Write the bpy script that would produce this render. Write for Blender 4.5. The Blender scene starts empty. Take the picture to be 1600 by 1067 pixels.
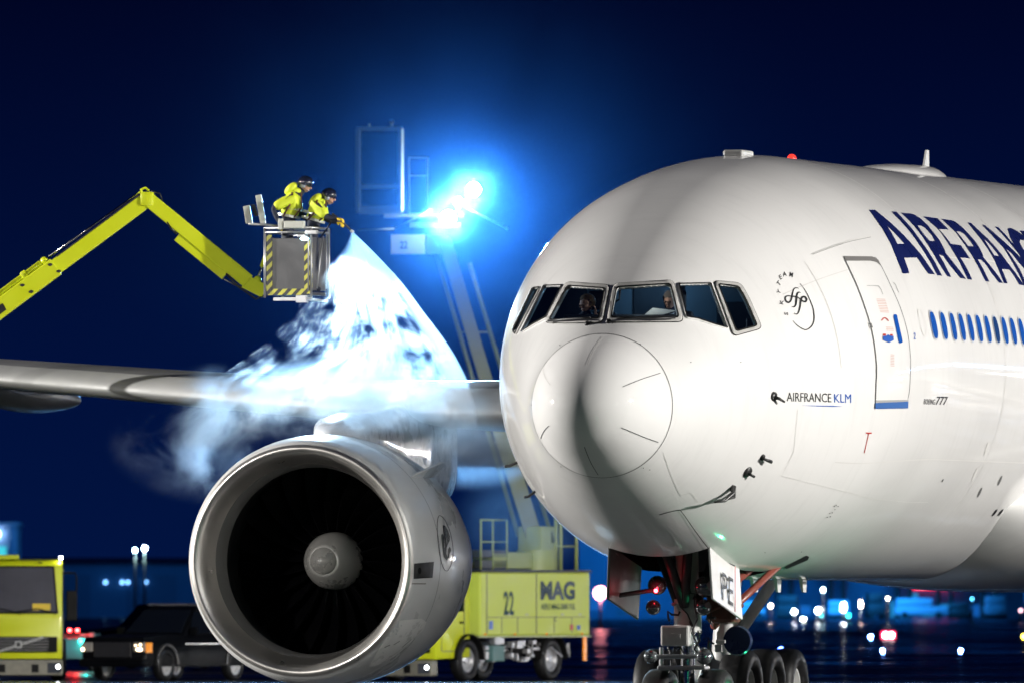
import bpy, bmesh, math, random
from mathutils import Vector, Matrix
from mathutils.bvhtree import BVHTree
from mathutils.geometry import intersect_point_line
R = math.radians
sc = bpy.context.scene
rng = random.Random(7)
# ------------------------------------------------------------------ camera
FPX = 22000.0            # focal length in photo pixels (1600 wide)
CH, HY = 2.15, 930.0     # eye height, horizon row
cam_d = bpy.data.cameras.new('camera'); cam = bpy.data.objects.new('camera', cam_d)
sc.collection.objects.link(cam); sc.camera = cam
cam.location = (0, 0, CH); cam.rotation_euler = (R(90), 0, 0)
cam_d.sensor_width = 36; cam_d.lens = 36*FPX/1600; cam_d.shift_y = (HY-533.5)/1600
cam_d.clip_start = 1; cam_d.clip_end = 9000
cam_d.dof.use_dof = True; cam_d.dof.focus_distance = 206; cam_d.dof.aperture_fstop = 5.0
# ------------------------------------------------------------------ world: clear night sky
w = bpy.data.worlds.new('World'); sc.world = w; w.use_nodes = True
nt = w.node_tree; nt.nodes.clear()
tc = nt.nodes.new('ShaderNodeTexCoord'); sp = nt.nodes.new('ShaderNodeSeparateXYZ')
nt.links.new(tc.outputs['Generated'], sp.inputs[0])
rp = nt.nodes.new('ShaderNodeValToRGB'); nt.links.new(sp.outputs[2], rp.inputs[0])
cr = rp.color_ramp; cr.elements[0].position = 0.0; cr.elements[0].color = (.0007, .007, .052, 1)
cr.elements[1].position = .045; cr.elements[1].color = (.0003, .0014, .015, 1)
e = cr.elements.new(.02); e.color = (.0004, .0048, .040, 1)
bg = nt.nodes.new('ShaderNodeBackground'); bg.inputs[1].default_value = 1.0
ow = nt.nodes.new('ShaderNodeOutputWorld')
nt.links.new(rp.outputs[0], bg.inputs[0]); nt.links.new(bg.outputs[0], ow.inputs[0])
# ------------------------------------------------------------------ render / exposure
sc.view_settings.view_transform = 'Standard'; sc.view_settings.look = 'None'
sc.view_settings.exposure = 0; sc.view_settings.gamma = 1; sc.view_settings.use_curve_mapping = False
sc.cycles.use_denoising = True
sc.cycles.max_bounces = 8; sc.cycles.volume_bounces = 1; sc.cycles.transparent_max_bounces = 12
sc.cycles.volume_max_steps = 256; sc.cycles.sample_clamp_indirect = 6
# ------------------------------------------------------------------ frames of reference
SN = .27; CS = (1-SN*SN)**.5
M_AC = Matrix.Translation((.95, 198, 0)) @ Matrix.Rotation(-math.asin(SN), 4, 'Z')   # aircraft: x port, y aft, z up, origin below the nose
MI_AC = M_AC.inverted()
def at(x, y, Z): return Vector(((x-800)*Z/FPX, Z, CH+(HY-y)*Z/FPX))
def pxl(v):      # aircraft-local point -> photo pixel
    q = M_AC @ Vector(v); return 800+FPX*q.x/q.y, HY-FPX*(q.z-CH)/q.y
# ------------------------------------------------------------------ side floodlights of the de-icing pad, then two added fill lamps (outside the frame)
def lamp(kind, name, loc, energy, color, size=1.0, to=None, blend=.5, cone=60):
    d = bpy.data.lights.new(name, kind); d.energy = energy; d.color = color
    o = bpy.data.objects.new(name, d); sc.collection.objects.link(o); o.location = loc
    if kind == 'AREA': d.shape = 'DISK'; d.size = size
    else: d.shadow_soft_size = size
    if kind == 'SPOT': d.spot_size = R(cone); d.spot_blend = blend
    if to is not None: o.rotation_euler = (Vector(to)-Vector(loc)).to_track_quat('-Z', 'Y').to_euler()
    return o
WARM = (1, .972, .925)
lamp('SPOT', 'pad_flood_or_fill', M_AC @ Vector((-120, 7, 23)), 1.0e6, WARM, 1.5, M_AC @ Vector((0, 6, 5)), .6, 34)
lamp('SPOT', 'pad_flood_or_fill', M_AC @ Vector((116, 6, 27)), 8.3e5, WARM, 1.5, M_AC @ Vector((0, 8, 5)), .6, 34)
lamp('SPOT', 'pad_flood_or_fill', M_AC @ Vector((-62, -75, 26)), 1.6e5, WARM, 1.5, M_AC @ Vector((-14, 24, 4)), .5, 20)  # added fill lamp for the wing and engine
lamp('SPOT', 'pad_flood_or_fill', (35, 250, 22), 3.9e5, WARM, 1.5, (-6, 361, -1.5), .5, 11.5)  # added fill lamp that brightens the trucks
# ------------------------------------------------------------------ helpers
def link(o): sc.collection.objects.link(o); return o
def thing(name, label, cat, loc=(0, 0, 0), rz=0, group=None, mat=None):
    o = bpy.data.objects.new(name, None); link(o); o.empty_display_size = .3
    o.location = loc; o.rotation_euler = (0, 0, rz)
    if mat is not None: o.matrix_world = mat
    return tag(o, label, cat, group)
def tag(o, label=None, cat=None, group=None, kind=None):
    if label: o['label'] = label
    if cat: o['category'] = cat
    if group: o['group'] = group
    if kind: o['kind'] = kind
    return o
def copy_tree(o, parent=None):
    c = o.copy(); link(c); c.parent = parent
    for ch in list(o.children): copy_tree(ch, c)
    return c
class MB:
    """collects shapes, links them as one mesh object"""
    def __init__(s): s.bm = bmesh.new()
    def box(s, lo, hi, bev=0, M=None):
        lo, hi = Vector(lo), Vector(hi)
        g = bmesh.ops.create_cube(s.bm, size=1)['verts']
        c = (lo+hi)/2; d = hi-lo
        for v in g: v.co = Vector((v.co.x*d.x, v.co.y*d.y, v.co.z*d.z))+c
        if bev:
            es = list({e for v in g for e in v.link_edges})
            r = bmesh.ops.bevel(s.bm, geom=es, offset=bev, segments=2, affect='EDGES', profile=.5)
            g = list({v for f in r['faces'] for v in f.verts} | {v for v in g if v.is_valid})
        if M is not None:
            for v in g: v.co = M @ v.co
        return s
    def bar(s, a, b, wx, wz, bev=0, up=(0, 0, 1)):
        a, b = Vector(a), Vector(b); y = (b-a); L = y.length; y = y.normalized()
        x = y.cross(Vector(up)); x = x.normalized() if x.length > 1e-4 else Vector((1, 0, 0)); z = x.cross(y)
        M = Matrix((x, y, z)).transposed().to_4x4(); M.translation = a
        return s.box((-wx/2, 0, -wz/2), (wx/2, L, wz/2), bev, M)
    def tube(s, pts, r, n=10, caps=True):
        pts = [Vector(p) for p in pts]; rs = r if isinstance(r, (list, tuple)) else [r]*len(pts)
        rings = []; ref = None
        for i, p in enumerate(pts):
            d = (pts[min(i+1, len(pts)-1)]-pts[max(i-1, 0)]).normalized()
            if ref is None: ref = Vector((0, 0, 1)) if abs(d.z) < .9 else Vector((1, 0, 0))
            x = d.cross(ref).normalized(); y = x.cross(d).normalized(); ref = y
            rings.append([s.bm.verts.new(p+rs[i]*(math.cos(2*math.pi*k/n)*x+math.sin(2*math.pi*k/n)*y)) for k in range(n)])
        for a, b in zip(rings, rings[1:]):
            for k in range(n): s.bm.faces.new((a[k], a[(k+1) % n], b[(k+1) % n], b[k]))
        if caps: s.bm.faces.new(rings[0]); s.bm.faces.new(rings[-1][::-1])
        return s
    def lathe(s, prof, o=(0, 0, 0), ax=(0, 1, 0), n=48, close=False):
        """prof: (distance along axis, radius)"""
        o = Vector(o); ax = Vector(ax).normalized(); ref = Vector((0, 0, 1)) if abs(ax.z) < .9 else Vector((1, 0, 0))
        x = ax.cross(ref).normalized(); y = x.cross(ax).normalized(); rings = []
        for t, r in prof:
            if r < 1e-5: rings.append([s.bm.verts.new(o+ax*t)]); continue
            rings.append([s.bm.verts.new(o+ax*t+r*(math.cos(2*math.pi*k/n)*x+math.sin(2*math.pi*k/n)*y)) for k in range(n)])
        pr = list(zip(rings, rings[1:]))
        if close: pr.append((rings[-1], rings[0]))
        for a, b in pr:
            for k in range(n):
                k2 = (k+1) % n
                q = [a[k % len(a)], a[k2 % len(a)], b[k2 % len(b)], b[k % len(b)]]
                u = []
                for v in q:
                    if v not in u: u.append(v)
                if len(u) > 2: s.bm.faces.new(u)
        return s
    def loft(s, rings, caps=True, closed=True):
        vr = [[s.bm.verts.new(p) for p in r] for r in rings]; n = len(vr[0])
        for a, b in zip(vr, vr[1:]):
            for k in range(n if closed else n-1): s.bm.faces.new((a[k], a[(k+1) % n], b[(k+1) % n], b[k]))
        if caps and closed: s.bm.faces.new(vr[0][::-1]); s.bm.faces.new(vr[-1])
        return s
    def prism(s, poly, d, bev=0):
        """poly: 3-D points, extruded by vector d"""
        d = Vector(d); a = [s.bm.verts.new(p) for p in poly]; b = [s.bm.verts.new(Vector(p)+d) for p in poly]; n = len(a)
        fs = [s.bm.faces.new(a[::-1]), s.bm.faces.new(b)]
        fs += [s.bm.faces.new((a[k], a[(k+1) % n], b[(k+1) % n], b[k])) for k in range(n)]
        if bev: bmesh.ops.bevel(s.bm, geom=list({e for f in fs for e in f.edges}), offset=bev, segments=2, affect='EDGES', profile=.5)
        return s
    def ball(s, c, r, sub=2, sc3=(1, 1, 1), M=None):
        g = bmesh.ops.create_icosphere(s.bm, subdivisions=sub, radius=1)['verts']
        for v in g:
            v.co = Vector((v.co.x*r*sc3[0], v.co.y*r*sc3[1], v.co.z*r*sc3[2]))
            if M is not None: v.co = M @ v.co
            v.co += Vector(c)
        return s
    def build(s, name, mat, parent=None, smooth=False, keep=False):
        bmesh.ops.recalc_face_normals(s.bm, faces=s.bm.faces)
        me = bpy.data.meshes.new(name); s.bm.to_mesh(me); s.bm.free()
        if smooth is True:
            for p in me.polygons: p.use_smooth = True
        elif smooth:
            for p in me.polygons: p.use_smooth = True
            me.set_sharp_from_angle(angle=R(smooth))
        if mat: me.materials.append(mat)
        o = bpy.data.objects.new(name, me); link(o); o.parent = parent
        return o
# ------------------------------------------------------------------ materials
MATS = {}
def mat(name, col, rough=.5, metal=0, coat=0, var=.08, scale=3, bump=0, bscale=40, emit=0, ecol=None, spec=.5, rvar=.1):
    if name in MATS: return MATS[name]
    m = bpy.data.materials.new(name); m.use_nodes = True; t = m.node_tree; b = t.nodes['Principled BSDF']
    b.inputs['Roughness'].default_value = rough; b.inputs['Metallic'].default_value = metal
    b.inputs['Coat Weight'].default_value = coat; b.inputs['Coat Roughness'].default_value = .06
    b.inputs['Specular IOR Level'].default_value = spec
    b.inputs['Base Color'].default_value = (*col, 1)
    tcn = t.nodes.new('ShaderNodeTexCoord'); no = t.nodes.new('ShaderNodeTexNoise')
    no.inputs['Scale'].default_value = scale; no.inputs['Detail'].default_value = 6; no.inputs['Roughness'].default_value = .6
    t.links.new(tcn.outputs['Object'], no.inputs['Vector'])
    if var:
        mx = t.nodes.new('ShaderNodeMix'); mx.data_type = 'RGBA'
        mx.inputs[6].default_value = tuple(max(0, c*(1-var)) for c in col)+(1,)
        mx.inputs[7].default_value = tuple(min(1, c*(1+var)) for c in col)+(1,)
        t.links.new(no.outputs[0], mx.inputs[0]); t.links.new(mx.outputs[2], b.inputs['Base Color'])
    if rvar:
        mr = t.nodes.new('ShaderNodeMapRange'); mr.inputs[1].default_value = .3; mr.inputs[2].default_value = .7
        mr.inputs[3].default_value = max(.02, rough-rvar*rough*2); mr.inputs[4].default_value = min(1, rough+rvar*rough*2)
        t.links.new(no.outputs[0], mr.inputs[0]); t.links.new(mr.outputs[0], b.inputs['Roughness'])
    if bump:
        n2 = t.nodes.new('ShaderNodeTexNoise'); n2.inputs['Scale'].default_value = bscale; n2.inputs['Detail'].default_value = 4
        t.links.new(tcn.outputs['Object'], n2.inputs['Vector'])
        bp = t.nodes.new('ShaderNodeBump'); bp.inputs['Strength'].default_value = bump; bp.inputs['Distance'].default_value = .02
        t.links.new(n2.outputs[0], bp.inputs['Height']); t.links.new(bp.outputs[0], b.inputs['Normal'])
    if emit:
        b.inputs['Emission Color'].default_value = (*(ecol or col), 1); b.inputs['Emission Strength'].default_value = emit
    MATS[name] = m; return m
def glass(name, tint=(.5, .6, .7), mixv=.12, rough=.02):
    m = bpy.data.materials.new(name); m.use_nodes = True; t = m.node_tree; t.nodes.clear()
    o = t.nodes.new('ShaderNodeOutputMaterial'); mx = t.nodes.new('ShaderNodeMixShader')
    tr = t.nodes.new('ShaderNodeBsdfTransparent'); tr.inputs[0].default_value = (*tint, 1)
    gl = t.nodes.new('ShaderNodeBsdfGlossy'); gl.inputs['Roughness'].default_value = rough; gl.inputs[0].default_value = (.9, .95, 1, 1)
    lw = t.nodes.new('ShaderNodeLayerWeight'); lw.inputs[0].default_value = .3
    mr = t.nodes.new('ShaderNodeMapRange'); mr.inputs[3].default_value = mixv; mr.inputs[4].default_value = .6
    t.links.new(lw.outputs['Fresnel'], mr.inputs[0]); t.links.new(mr.outputs[0], mx.inputs[0])
    t.links.new(tr.outputs[0], mx.inputs[1]); t.links.new(gl.outputs[0], mx.inputs[2]); t.links.new(mx.outputs[0], o.inputs[0])
    return m
def emitter(name, col, k):
    if name in MATS: return MATS[name]
    m = bpy.data.materials.new(name); m.use_nodes = True; t = m.node_tree; t.nodes.clear()
    o = t.nodes.new('ShaderNodeOutputMaterial'); em = t.nodes.new('ShaderNodeEmission')
    em.inputs[0].default_value = (*col, 1); em.inputs[1].default_value = k; t.links.new(em.outputs[0], o.inputs[0])
    MATS[name] = m; return m
WHITE = mat('white_aircraft_paint', (.775, .765, .75), .5, coat=.9, var=.05, scale=.5, rvar=.12, spec=.3, bump=.06, bscale=.9)
def grime(m):
    """faint run marks down the skin and slightly duller patches"""
    t = m.node_tree; b = t.nodes['Principled BSDF']; tcn = t.nodes.new('ShaderNodeTexCoord'); mp = t.nodes.new('ShaderNodeMapping'); mp.inputs['Scale'].default_value = (.6, 2.6, .35)
    n = t.nodes.new('ShaderNodeTexNoise'); n.inputs['Scale'].default_value = 2.2; n.inputs['Detail'].default_value = 7; n.inputs['Roughness'].default_value = .65
    t.links.new(tcn.outputs['Object'], mp.inputs[0]); t.links.new(mp.outputs[0], n.inputs['Vector'])
    mr = t.nodes.new('ShaderNodeMapRange'); mr.inputs[1].default_value = .52; mr.inputs[2].default_value = .78; mr.inputs[3].default_value = 1.0; mr.inputs[4].default_value = .93; t.links.new(n.outputs[0], mr.inputs[0])
    src = b.inputs['Base Color'].links[0].from_socket; mx = t.nodes.new('ShaderNodeVectorMath'); mx.operation = 'SCALE'; t.links.new(src, mx.inputs[0]); t.links.new(mr.outputs[0], mx.inputs['Scale']); t.links.new(mx.outputs[0], b.inputs['Base Color'])
grime(WHITE)
WHITE2 = mat('white_radome_paint', (.77, .76, .748), .6, coat=.3, spec=.05, var=.03, scale=2)
GREY = mat('grey_wing_paint', (.19, .19, .195), .38, var=.12, scale=1.5)
NACW = mat('pale_grey_nacelle_paint', (.60, .595, .585), .3, coat=.4, var=.04, scale=1)
LIP = mat('bare_metal_lip', (.62, .595, .56), .33, metal=.9, var=.06, scale=2, bump=.05, bscale=8)
SLAT = mat('bare_metal_slat', (.34, .34, .335), .72, metal=.25, spec=.4, var=.15, scale=1.2)
NAVY = mat('navy_lettering', (.006, .012, .085), .3, coat=.4, var=.05)
BLACKP = mat('black_marking', (.01, .01, .012), .45, var=.05)
SEAM = mat('panel_seam', (.13, .13, .13), .6, var=.2, scale=6)
SEAML = mat('pale_panel_seam', (.60, .59, .57), .5, var=.1)
BLUEL = mat('blue_lettering', (.02, .10, .42), .35, var=.05)
BLUEW = mat('blue_emissive_cabin_window', (.01, .06, .25), .12, var=.1, scale=8, emit=.22, ecol=(.004, .14, .75))  # blue pane with emission set in its material
RED = mat('red_marking', (.45, .03, .02), .4, var=.1)
FRAME = mat('windshield_frame_metal', (.46, .45, .43), .5, metal=0, var=.15, scale=9)
GASK = mat('black_gasket', (.006, .006, .006), .6, spec=.15)
YEL = mat('yellow_green_vehicle_paint', (.60, .66, .012), .38, coat=.3, var=.06, scale=2)
YEL2 = mat('pale_yellow_tank_paint', (.55, .64, .10), .45, coat=.1, var=.07, scale=1.5)
DARK = mat('dark_machinery', (.022, .022, .025), .5, var=.3, scale=9)
RUB = mat('tyre_rubber', (.004, .004, .005), .55, var=.2, scale=12)
STEEL = mat('galvanised_steel', (.42, .42, .43), .4, metal=.7, var=.15, scale=9)
CHROME = mat('polished_piston', (.75, .75, .75), .12, metal=1, var=.02)
WPART = mat('white_gear_paint', (.46, .46, .45), .4, var=.1, scale=8)
PANE = glass('clear_pane')
DPANE = glass('dark_tinted_pane', (.10, .13, .17), .05)
STRIPE = None
def stripe_mat():
    m = bpy.data.materials.new('hazard_stripes'); m.use_nodes = True; t = m.node_tree; b = t.nodes['Principled BSDF']
    tcn = t.nodes.new('ShaderNodeTexCoord'); s = t.nodes.new('ShaderNodeSeparateXYZ'); t.links.new(tcn.outputs['Object'], s.inputs[0])
    a = t.nodes.new('ShaderNodeMath'); a.operation = 'SUBTRACT'; t.links.new(s.outputs[2], a.inputs[0])
    c = t.nodes.new('ShaderNodeMath'); c.operation = 'ADD'; t.links.new(s.outputs[0], c.inputs[0]); t.links.new(s.outputs[1], c.inputs[1])
    t.links.new(c.outputs[0], a.inputs[1])
    f = t.nodes.new('ShaderNodeMath'); f.operation = 'MULTIPLY'; f.inputs[1].default_value = 6.2; t.links.new(a.outputs[0], f.inputs[0])
    g = t.nodes.new('ShaderNodeMath'); g.operation = 'FRACT'; t.links.new(f.outputs[0], g.inputs[0])
    h = t.nodes.new('ShaderNodeMath'); h.operation = 'GREATER_THAN'; h.inputs[1].default_value = .5; t.links.new(g.outputs[0], h.inputs[0])
    mx = t.nodes.new('ShaderNodeMix'); mx.data_type = 'RGBA'; mx.inputs[6].default_value = (.012, .012, .012, 1); mx.inputs[7].default_value = (.62, .58, .05, 1)
    t.links.new(h.outputs[0], mx.inputs[0]); t.links.new(mx.outputs[2], b.inputs['Base Color']); b.inputs['Roughness'].default_value = .4
    return m
STRIPE = stripe_mat()
# ------------------------------------------------------------------ surface stamping (thin livery sheets laid on a curved skin)
def bvh_of(o):
    me = o.data; return BVHTree.FromPolygons([v.co.copy() for v in me.vertices], [tuple(p.vertices) for p in me.polygons])
CAMP = Vector((0, 0, CH))
def hit(bvh, x, y):
    """where the line of sight through photo pixel x, y meets the skin (aircraft coordinates)"""
    o = MI_AC @ CAMP; d = (MI_AC.to_3x3() @ Vector(((x-800)/FPX, 1, (HY-y)/FPX))).normalized()
    h = bvh.ray_cast(o, d)
    if h[0] is None: return None, None
    n = h[1] if h[1].dot(d) < 0 else -h[1]
    return h[0], n
def hits(bvh, x, y):
    for k in range(60):
        p, n = hit(bvh, x, y)
        if p is not None: return p, n
        x += .02*(1000-x); y += .02*(634-y)
def stamp(name, bm2, material, parent, bvh, off=.005, step=8, smooth=True, thick=0):
    """bm2: flat bmesh in photo pixels"""
    xs = [v.co.x for v in bm2.verts]; ys = [v.co.y for v in bm2.verts]
    for ax, lo, hi in ((0, min(xs), max(xs)), (1, min(ys), max(ys))):
        c = math.floor(lo/step)*step+step
        while c < hi:
            n = Vector((1, 0, 0)) if ax == 0 else Vector((0, 1, 0))
            bmesh.ops.bisect_plane(bm2, geom=bm2.verts[:]+bm2.edges[:]+bm2.faces[:], plane_co=n*c, plane_no=n, dist=1e-4)
            c += step
    bad = []
    for v in bm2.verts:
        p, n = hit(bvh, v.co.x, v.co.y)
        if p is None: bad.append(v); continue
        v.co = p+n*off
    if bad: bmesh.ops.delete(bm2, geom=bad, context='VERTS')
    bmesh.ops.recalc_face_normals(bm2, faces=bm2.faces)
    cam_l = MI_AC @ CAMP
    for f in bm2.faces:
        if f.normal.dot(cam_l-f.calc_center_median()) < 0: f.normal_flip()
        f.smooth = True
    me = bpy.data.meshes.new(name); bm2.to_mesh(me); bm2.free(); me.materials.append(material)
    o = bpy.data.objects.new(name, me); link(o); o.parent = parent
    if thick:
        sd = o.modifiers.new('thick', 'SOLIDIFY'); sd.thickness = thick; sd.offset = -1
    return o
def poly2(polys):
    """filled outlines with holes -> flat bmesh"""
    cu = bpy.data.curves.new('tmp', 'CURVE'); cu.dimensions = '2D'; cu.fill_mode = 'FRONT'
    for pl in polys:
        s = cu.splines.new('POLY'); s.points.add(len(pl)-1); s.use_cyclic_u = True
        for q, p in zip(s.points, pl): q.co = (p[0], p[1], 0, 1)
    o = bpy.data.objects.new('tmp', cu); link(o)
    me = o.to_mesh(); bm = bmesh.new(); bm.from_mesh(me); o.to_mesh_clear(); bpy.data.objects.remove(o); bpy.data.curves.remove(cu)
    return bm
def stroke2(pts, wd, closed=False, bm=None):
    """ribbon of constant or per-point width"""
    bm = bm or bmesh.new(); P = [Vector((p[0], p[1], 0)) for p in pts]; n = len(P); L = []
    ws = wd if isinstance(wd, (list, tuple)) else [wd]*n
    for i, p in enumerate(P):
        a = P[(i-1) % n] if closed or i else P[0]; b = P[(i+1) % n] if closed or i < n-1 else P[-1]
        d = (b-a).normalized(); nn = Vector((-d.y, d.x, 0))*ws[i]/2
        L.append((bm.verts.new(p+nn), bm.verts.new(p-nn)))
    for i in range(n if closed else n-1):
        a, b = L[i], L[(i+1) % n]; bm.faces.new((a[0], a[1], b[1], b[0]))
    return bm
def text2(s, f, size=1, bold=0, shear=0, align='LEFT', sp=1):
    """f maps text (x, y) to photo pixels"""
    cu = bpy.data.curves.new('tmp', 'FONT'); cu.body = s; cu.size = size; cu.offset = bold; cu.shear = shear; cu.align_x = align
    cu.resolution_u = 3; cu.space_character = sp
    o = bpy.data.objects.new('tmp', cu); link(o); me = o.to_mesh(); bm = bmesh.new(); bm.from_mesh(me)
    o.to_mesh_clear(); bpy.data.objects.remove(o); bpy.data.curves.remove(cu)
    for v in bm.verts: v.co = Vector((*f(v.co.x, v.co.y), 0))
    return bm
def text_box(s, x0, y0, x1, y1, bold=0, shear=0, dy=0):
    """text stretched into a photo box; y0 top of capitals, y1 baseline; dy = drop of the baseline from left to right"""
    bm = text2(s, lambda x, y: (x, y), 1, bold, shear)
    a = min(v.co.x for v in bm.verts); b = max(v.co.x for v in bm.verts); c = min(v.co.y for v in bm.verts); d = max(v.co.y for v in bm.verts)
    for v in bm.verts:
        u = (v.co.x-a)/(b-a); t = (v.co.y-c)/(d-c)
        v.co = Vector((x0+u*(x1-x0), y1+(y0-y1)*t+dy*u, 0))
    return bm
def smooth_pts(P, n=6, closed=False):
    out = []; N = len(P)
    for i in range(N if closed else N-1):
        p0, p1, p2, p3 = [Vector((*P[(i+k) % N if closed else min(max(i+k, 0), N-1)], 0)) for k in (-1, 0, 1, 2)]
        for j in range(n):
            t = j/n; q = .5*((2*p1)+(p2-p0)*t+(2*p0-5*p1+4*p2-p3)*t*t+(3*p1-p0-3*p2+p3)*t**3); out.append((q.x, q.y))
    if not closed: out.append(tuple(P[-1]))
    return out
def rounded(poly, r, n=4):
    out = []; N = len(poly)
    for i in range(N):
        a, p, b = [Vector(poly[(i+k) % N]) for k in (-1, 0, 1)]
        ra = min(r, (a-p).length*.45); rb = min(r, (b-p).length*.45)
        s, e_ = p+(a-p).normalized()*ra, p+(b-p).normalized()*rb
        for j in range(n+1):
            t = j/n; q = (1-t)**2*s+2*t*(1-t)*p+t*t*e_; out.append((q.x, q.y))
    return out
def grow(poly, d):
    out = []; N = len(poly); ar = sum(poly[i-1][0]*poly[i][1]-poly[i][0]*poly[i-1][1] for i in range(N)); sg = 1 if ar > 0 else -1
    for i in range(N):
        a, p, b = [Vector(poly[(i+k) % N]) for k in (-1, 0, 1)]
        e1 = (p-a).normalized(); e2 = (b-p).normalized(); n1 = Vector((e1.y, -e1.x)); n2 = Vector((e2.y, -e2.x)); m = (n1+n2)
        m = m/max(.7, m.length_squared/2)*sg
        out.append(tuple(p+m*d))
    return out
def inside(x, y, poly):
    c = False; N = len(poly); j = N-1
    for i in range(N):
        xi, yi = poly[i]; xj, yj = poly[j]
        if (yi > y) != (yj > y) and x < (xj-xi)*(y-yi)/(yj-yi)+xi: c = not c
        j = i
    return c
def z7(L): return [(1180+x/4.104, 400+y/4.104) for x, y in L]
def zA(L): return [(1340+x/5.927, 300+y/5.927) for x, y in L]
# ================================================================== AIRLINER
air = thing('airliner', 'huge white twin engine airliner facing the camera with navy airline lettering', 'airliner', mat=M_AC)
FS = [0, .04, .15, .4, .8, 1.2, 1.6, 2.0, 3, 4, 5, 6, 7, 8, 9.5, 12, 44, 52, 58, 62, 63.6]
FW = [0, .22, .42, .66, .87, 1.03, 1.2, 1.4, 1.85, 2.25, 2.58, 2.828, 2.97, 3.05, 3.1, 3.1, 3.1, 2.5, 1.5, .6, .05]
FT = [4.81, 5.0, 5.2, 5.45, 5.68, 5.85, 6.1, 6.45, 7.134, 7.644, 8.01, 8.262, 8.422, 8.543, 8.62, 8.62, 8.62, 8.5, 8.2, 7.9, 7.6]
FB = [4.81, 4.6, 4.4, 4.2, 3.98, 3.82, 3.643, 3.474, 3.1, 2.79, 2.56, 2.43, 2.40, 2.385, 2.38, 2.38, 2.38, 4.2, 5.9, 7.0, 7.5]
FM = [4.81, 4.81, 4.81, 4.81, 4.82, 4.83, 4.85, 4.88, 5.013, 5.136, 5.232, 5.31, 5.38, 5.45, 5.5, 5.5, 5.5, 6.3, 7.0, 7.45, 7.55]
def spline(xs, ys):
    """C2 cubic through the control stations"""
    n = len(xs); h = [xs[i+1]-xs[i] for i in range(n-1)]; al = [0]*n; l = [1]*n; mu = [0]*n; z = [0]*n; c = [0]*n
    for i in range(1, n-1): al[i] = 3*((ys[i+1]-ys[i])/h[i]-(ys[i]-ys[i-1])/h[i-1])
    for i in range(1, n-1): l[i] = 2*(xs[i+1]-xs[i-1])-h[i-1]*mu[i-1]; mu[i] = h[i]/l[i]; z[i] = (al[i]-h[i-1]*z[i-1])/l[i]
    for j in range(n-2, -1, -1): c[j] = z[j]-mu[j]*c[j+1]
    def f(q):
        j = 0
        while j < n-2 and q > xs[j+1]: j += 1
        t = q-xs[j]; b = (ys[j+1]-ys[j])/h[j]-h[j]*(c[j+1]+2*c[j])/3; d = (c[j+1]-c[j])/(3*h[j])
        return ys[j]+b*t+c[j]*t*t+d*t**3
    return f
TS = [math.sqrt(s) for s in FS[:16]]
f_w, f_t, f_b, f_m = [spline(TS, A[:16]) for A in (FW, FT, FB, FM)]
def lin(xs, ys, q):
    for i in range(len(xs)-1):
        if q <= xs[i+1]:
            t = (q-xs[i])/(xs[i+1]-xs[i]); t = t*t*(3-2*t) if i < len(xs)-2 else t; return ys[i]+(ys[i+1]-ys[i])*t
    return ys[-1]
def sect(s):
    if s <= 9.5:
        q = math.sqrt(s); return f_w(q), f_t(q), f_b(q), f_m(q)
    if s <= 44: return 3.1, 8.62, 2.38, 5.5
    return tuple(lin(FS[16:], A[16:], s) for A in (FW, FT, FB, FM))
def fpt(s, a):
    """skin point at station s, angle a from the crown (positive to port)"""
    W_, T_, B_, M_ = sect(s); c = math.cos(a)
    return Vector((W_*math.sin(a), s, M_+((T_-M_) if c > 0 else (M_-B_))*c))
stn = [(i/52)**2*9.5 for i in range(1, 53)]
stn = sorted(set([round(s, 4) for s in stn]+[1.2]))
stn += [10+i*.8 for i in range(44)]+[45+i*.7 for i in range(26)]+[63.4]
NA = 216
def skin(s0, s1, caps=False):
    bm = bmesh.new(); rings = []
    ss = [s for s in stn if s0 <= s <= s1]
    for s in ss: rings.append([bm.verts.new(fpt(s, 2*math.pi*k/NA)) for k in range(NA)])
    for a, b in zip(rings, rings[1:]):
        for k in range(NA): bm.faces.new((a[k], b[k], b[(k+1) % NA], a[(k+1) % NA]))
    if s0 == 0:
        tip = bm.verts.new((0, 0, 4.81))
        for k in range(NA): bm.faces.new((tip, rings[0][k], rings[0][(k+1) % NA]))
    if s1 > 60: bm.faces.new(rings[-1])
    return bm
WIN = {  # glass outlines, photo pixels
 'L1': [(888, 448), (945.8, 452), (936.3, 499.5), (859.3, 501)], 'R1': [(963.8, 450.3), (1047, 445), (1060, 497.5), (954.8, 498.3)],
 'R2': [(1060.3, 445), (1109.4, 444.1), (1135.6, 513.2), (1113.3, 506.6), (1089.7, 498.7), (1072.6, 496.1)],
 'R3': [(1121, 445), (1152.7, 448.9), (1164.5, 469.9), (1181.6, 509.2), (1148.8, 518.4)],
 'L2': [(851.4, 447.6), (879.7, 447), (854.8, 496), (849.6, 498.7), (835, 506.6), (815.4, 519.2)],
 'L3': [(833.8, 451.5), (844.3, 449.4), (806.2, 522.4), (803, 515.8)]}
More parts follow.
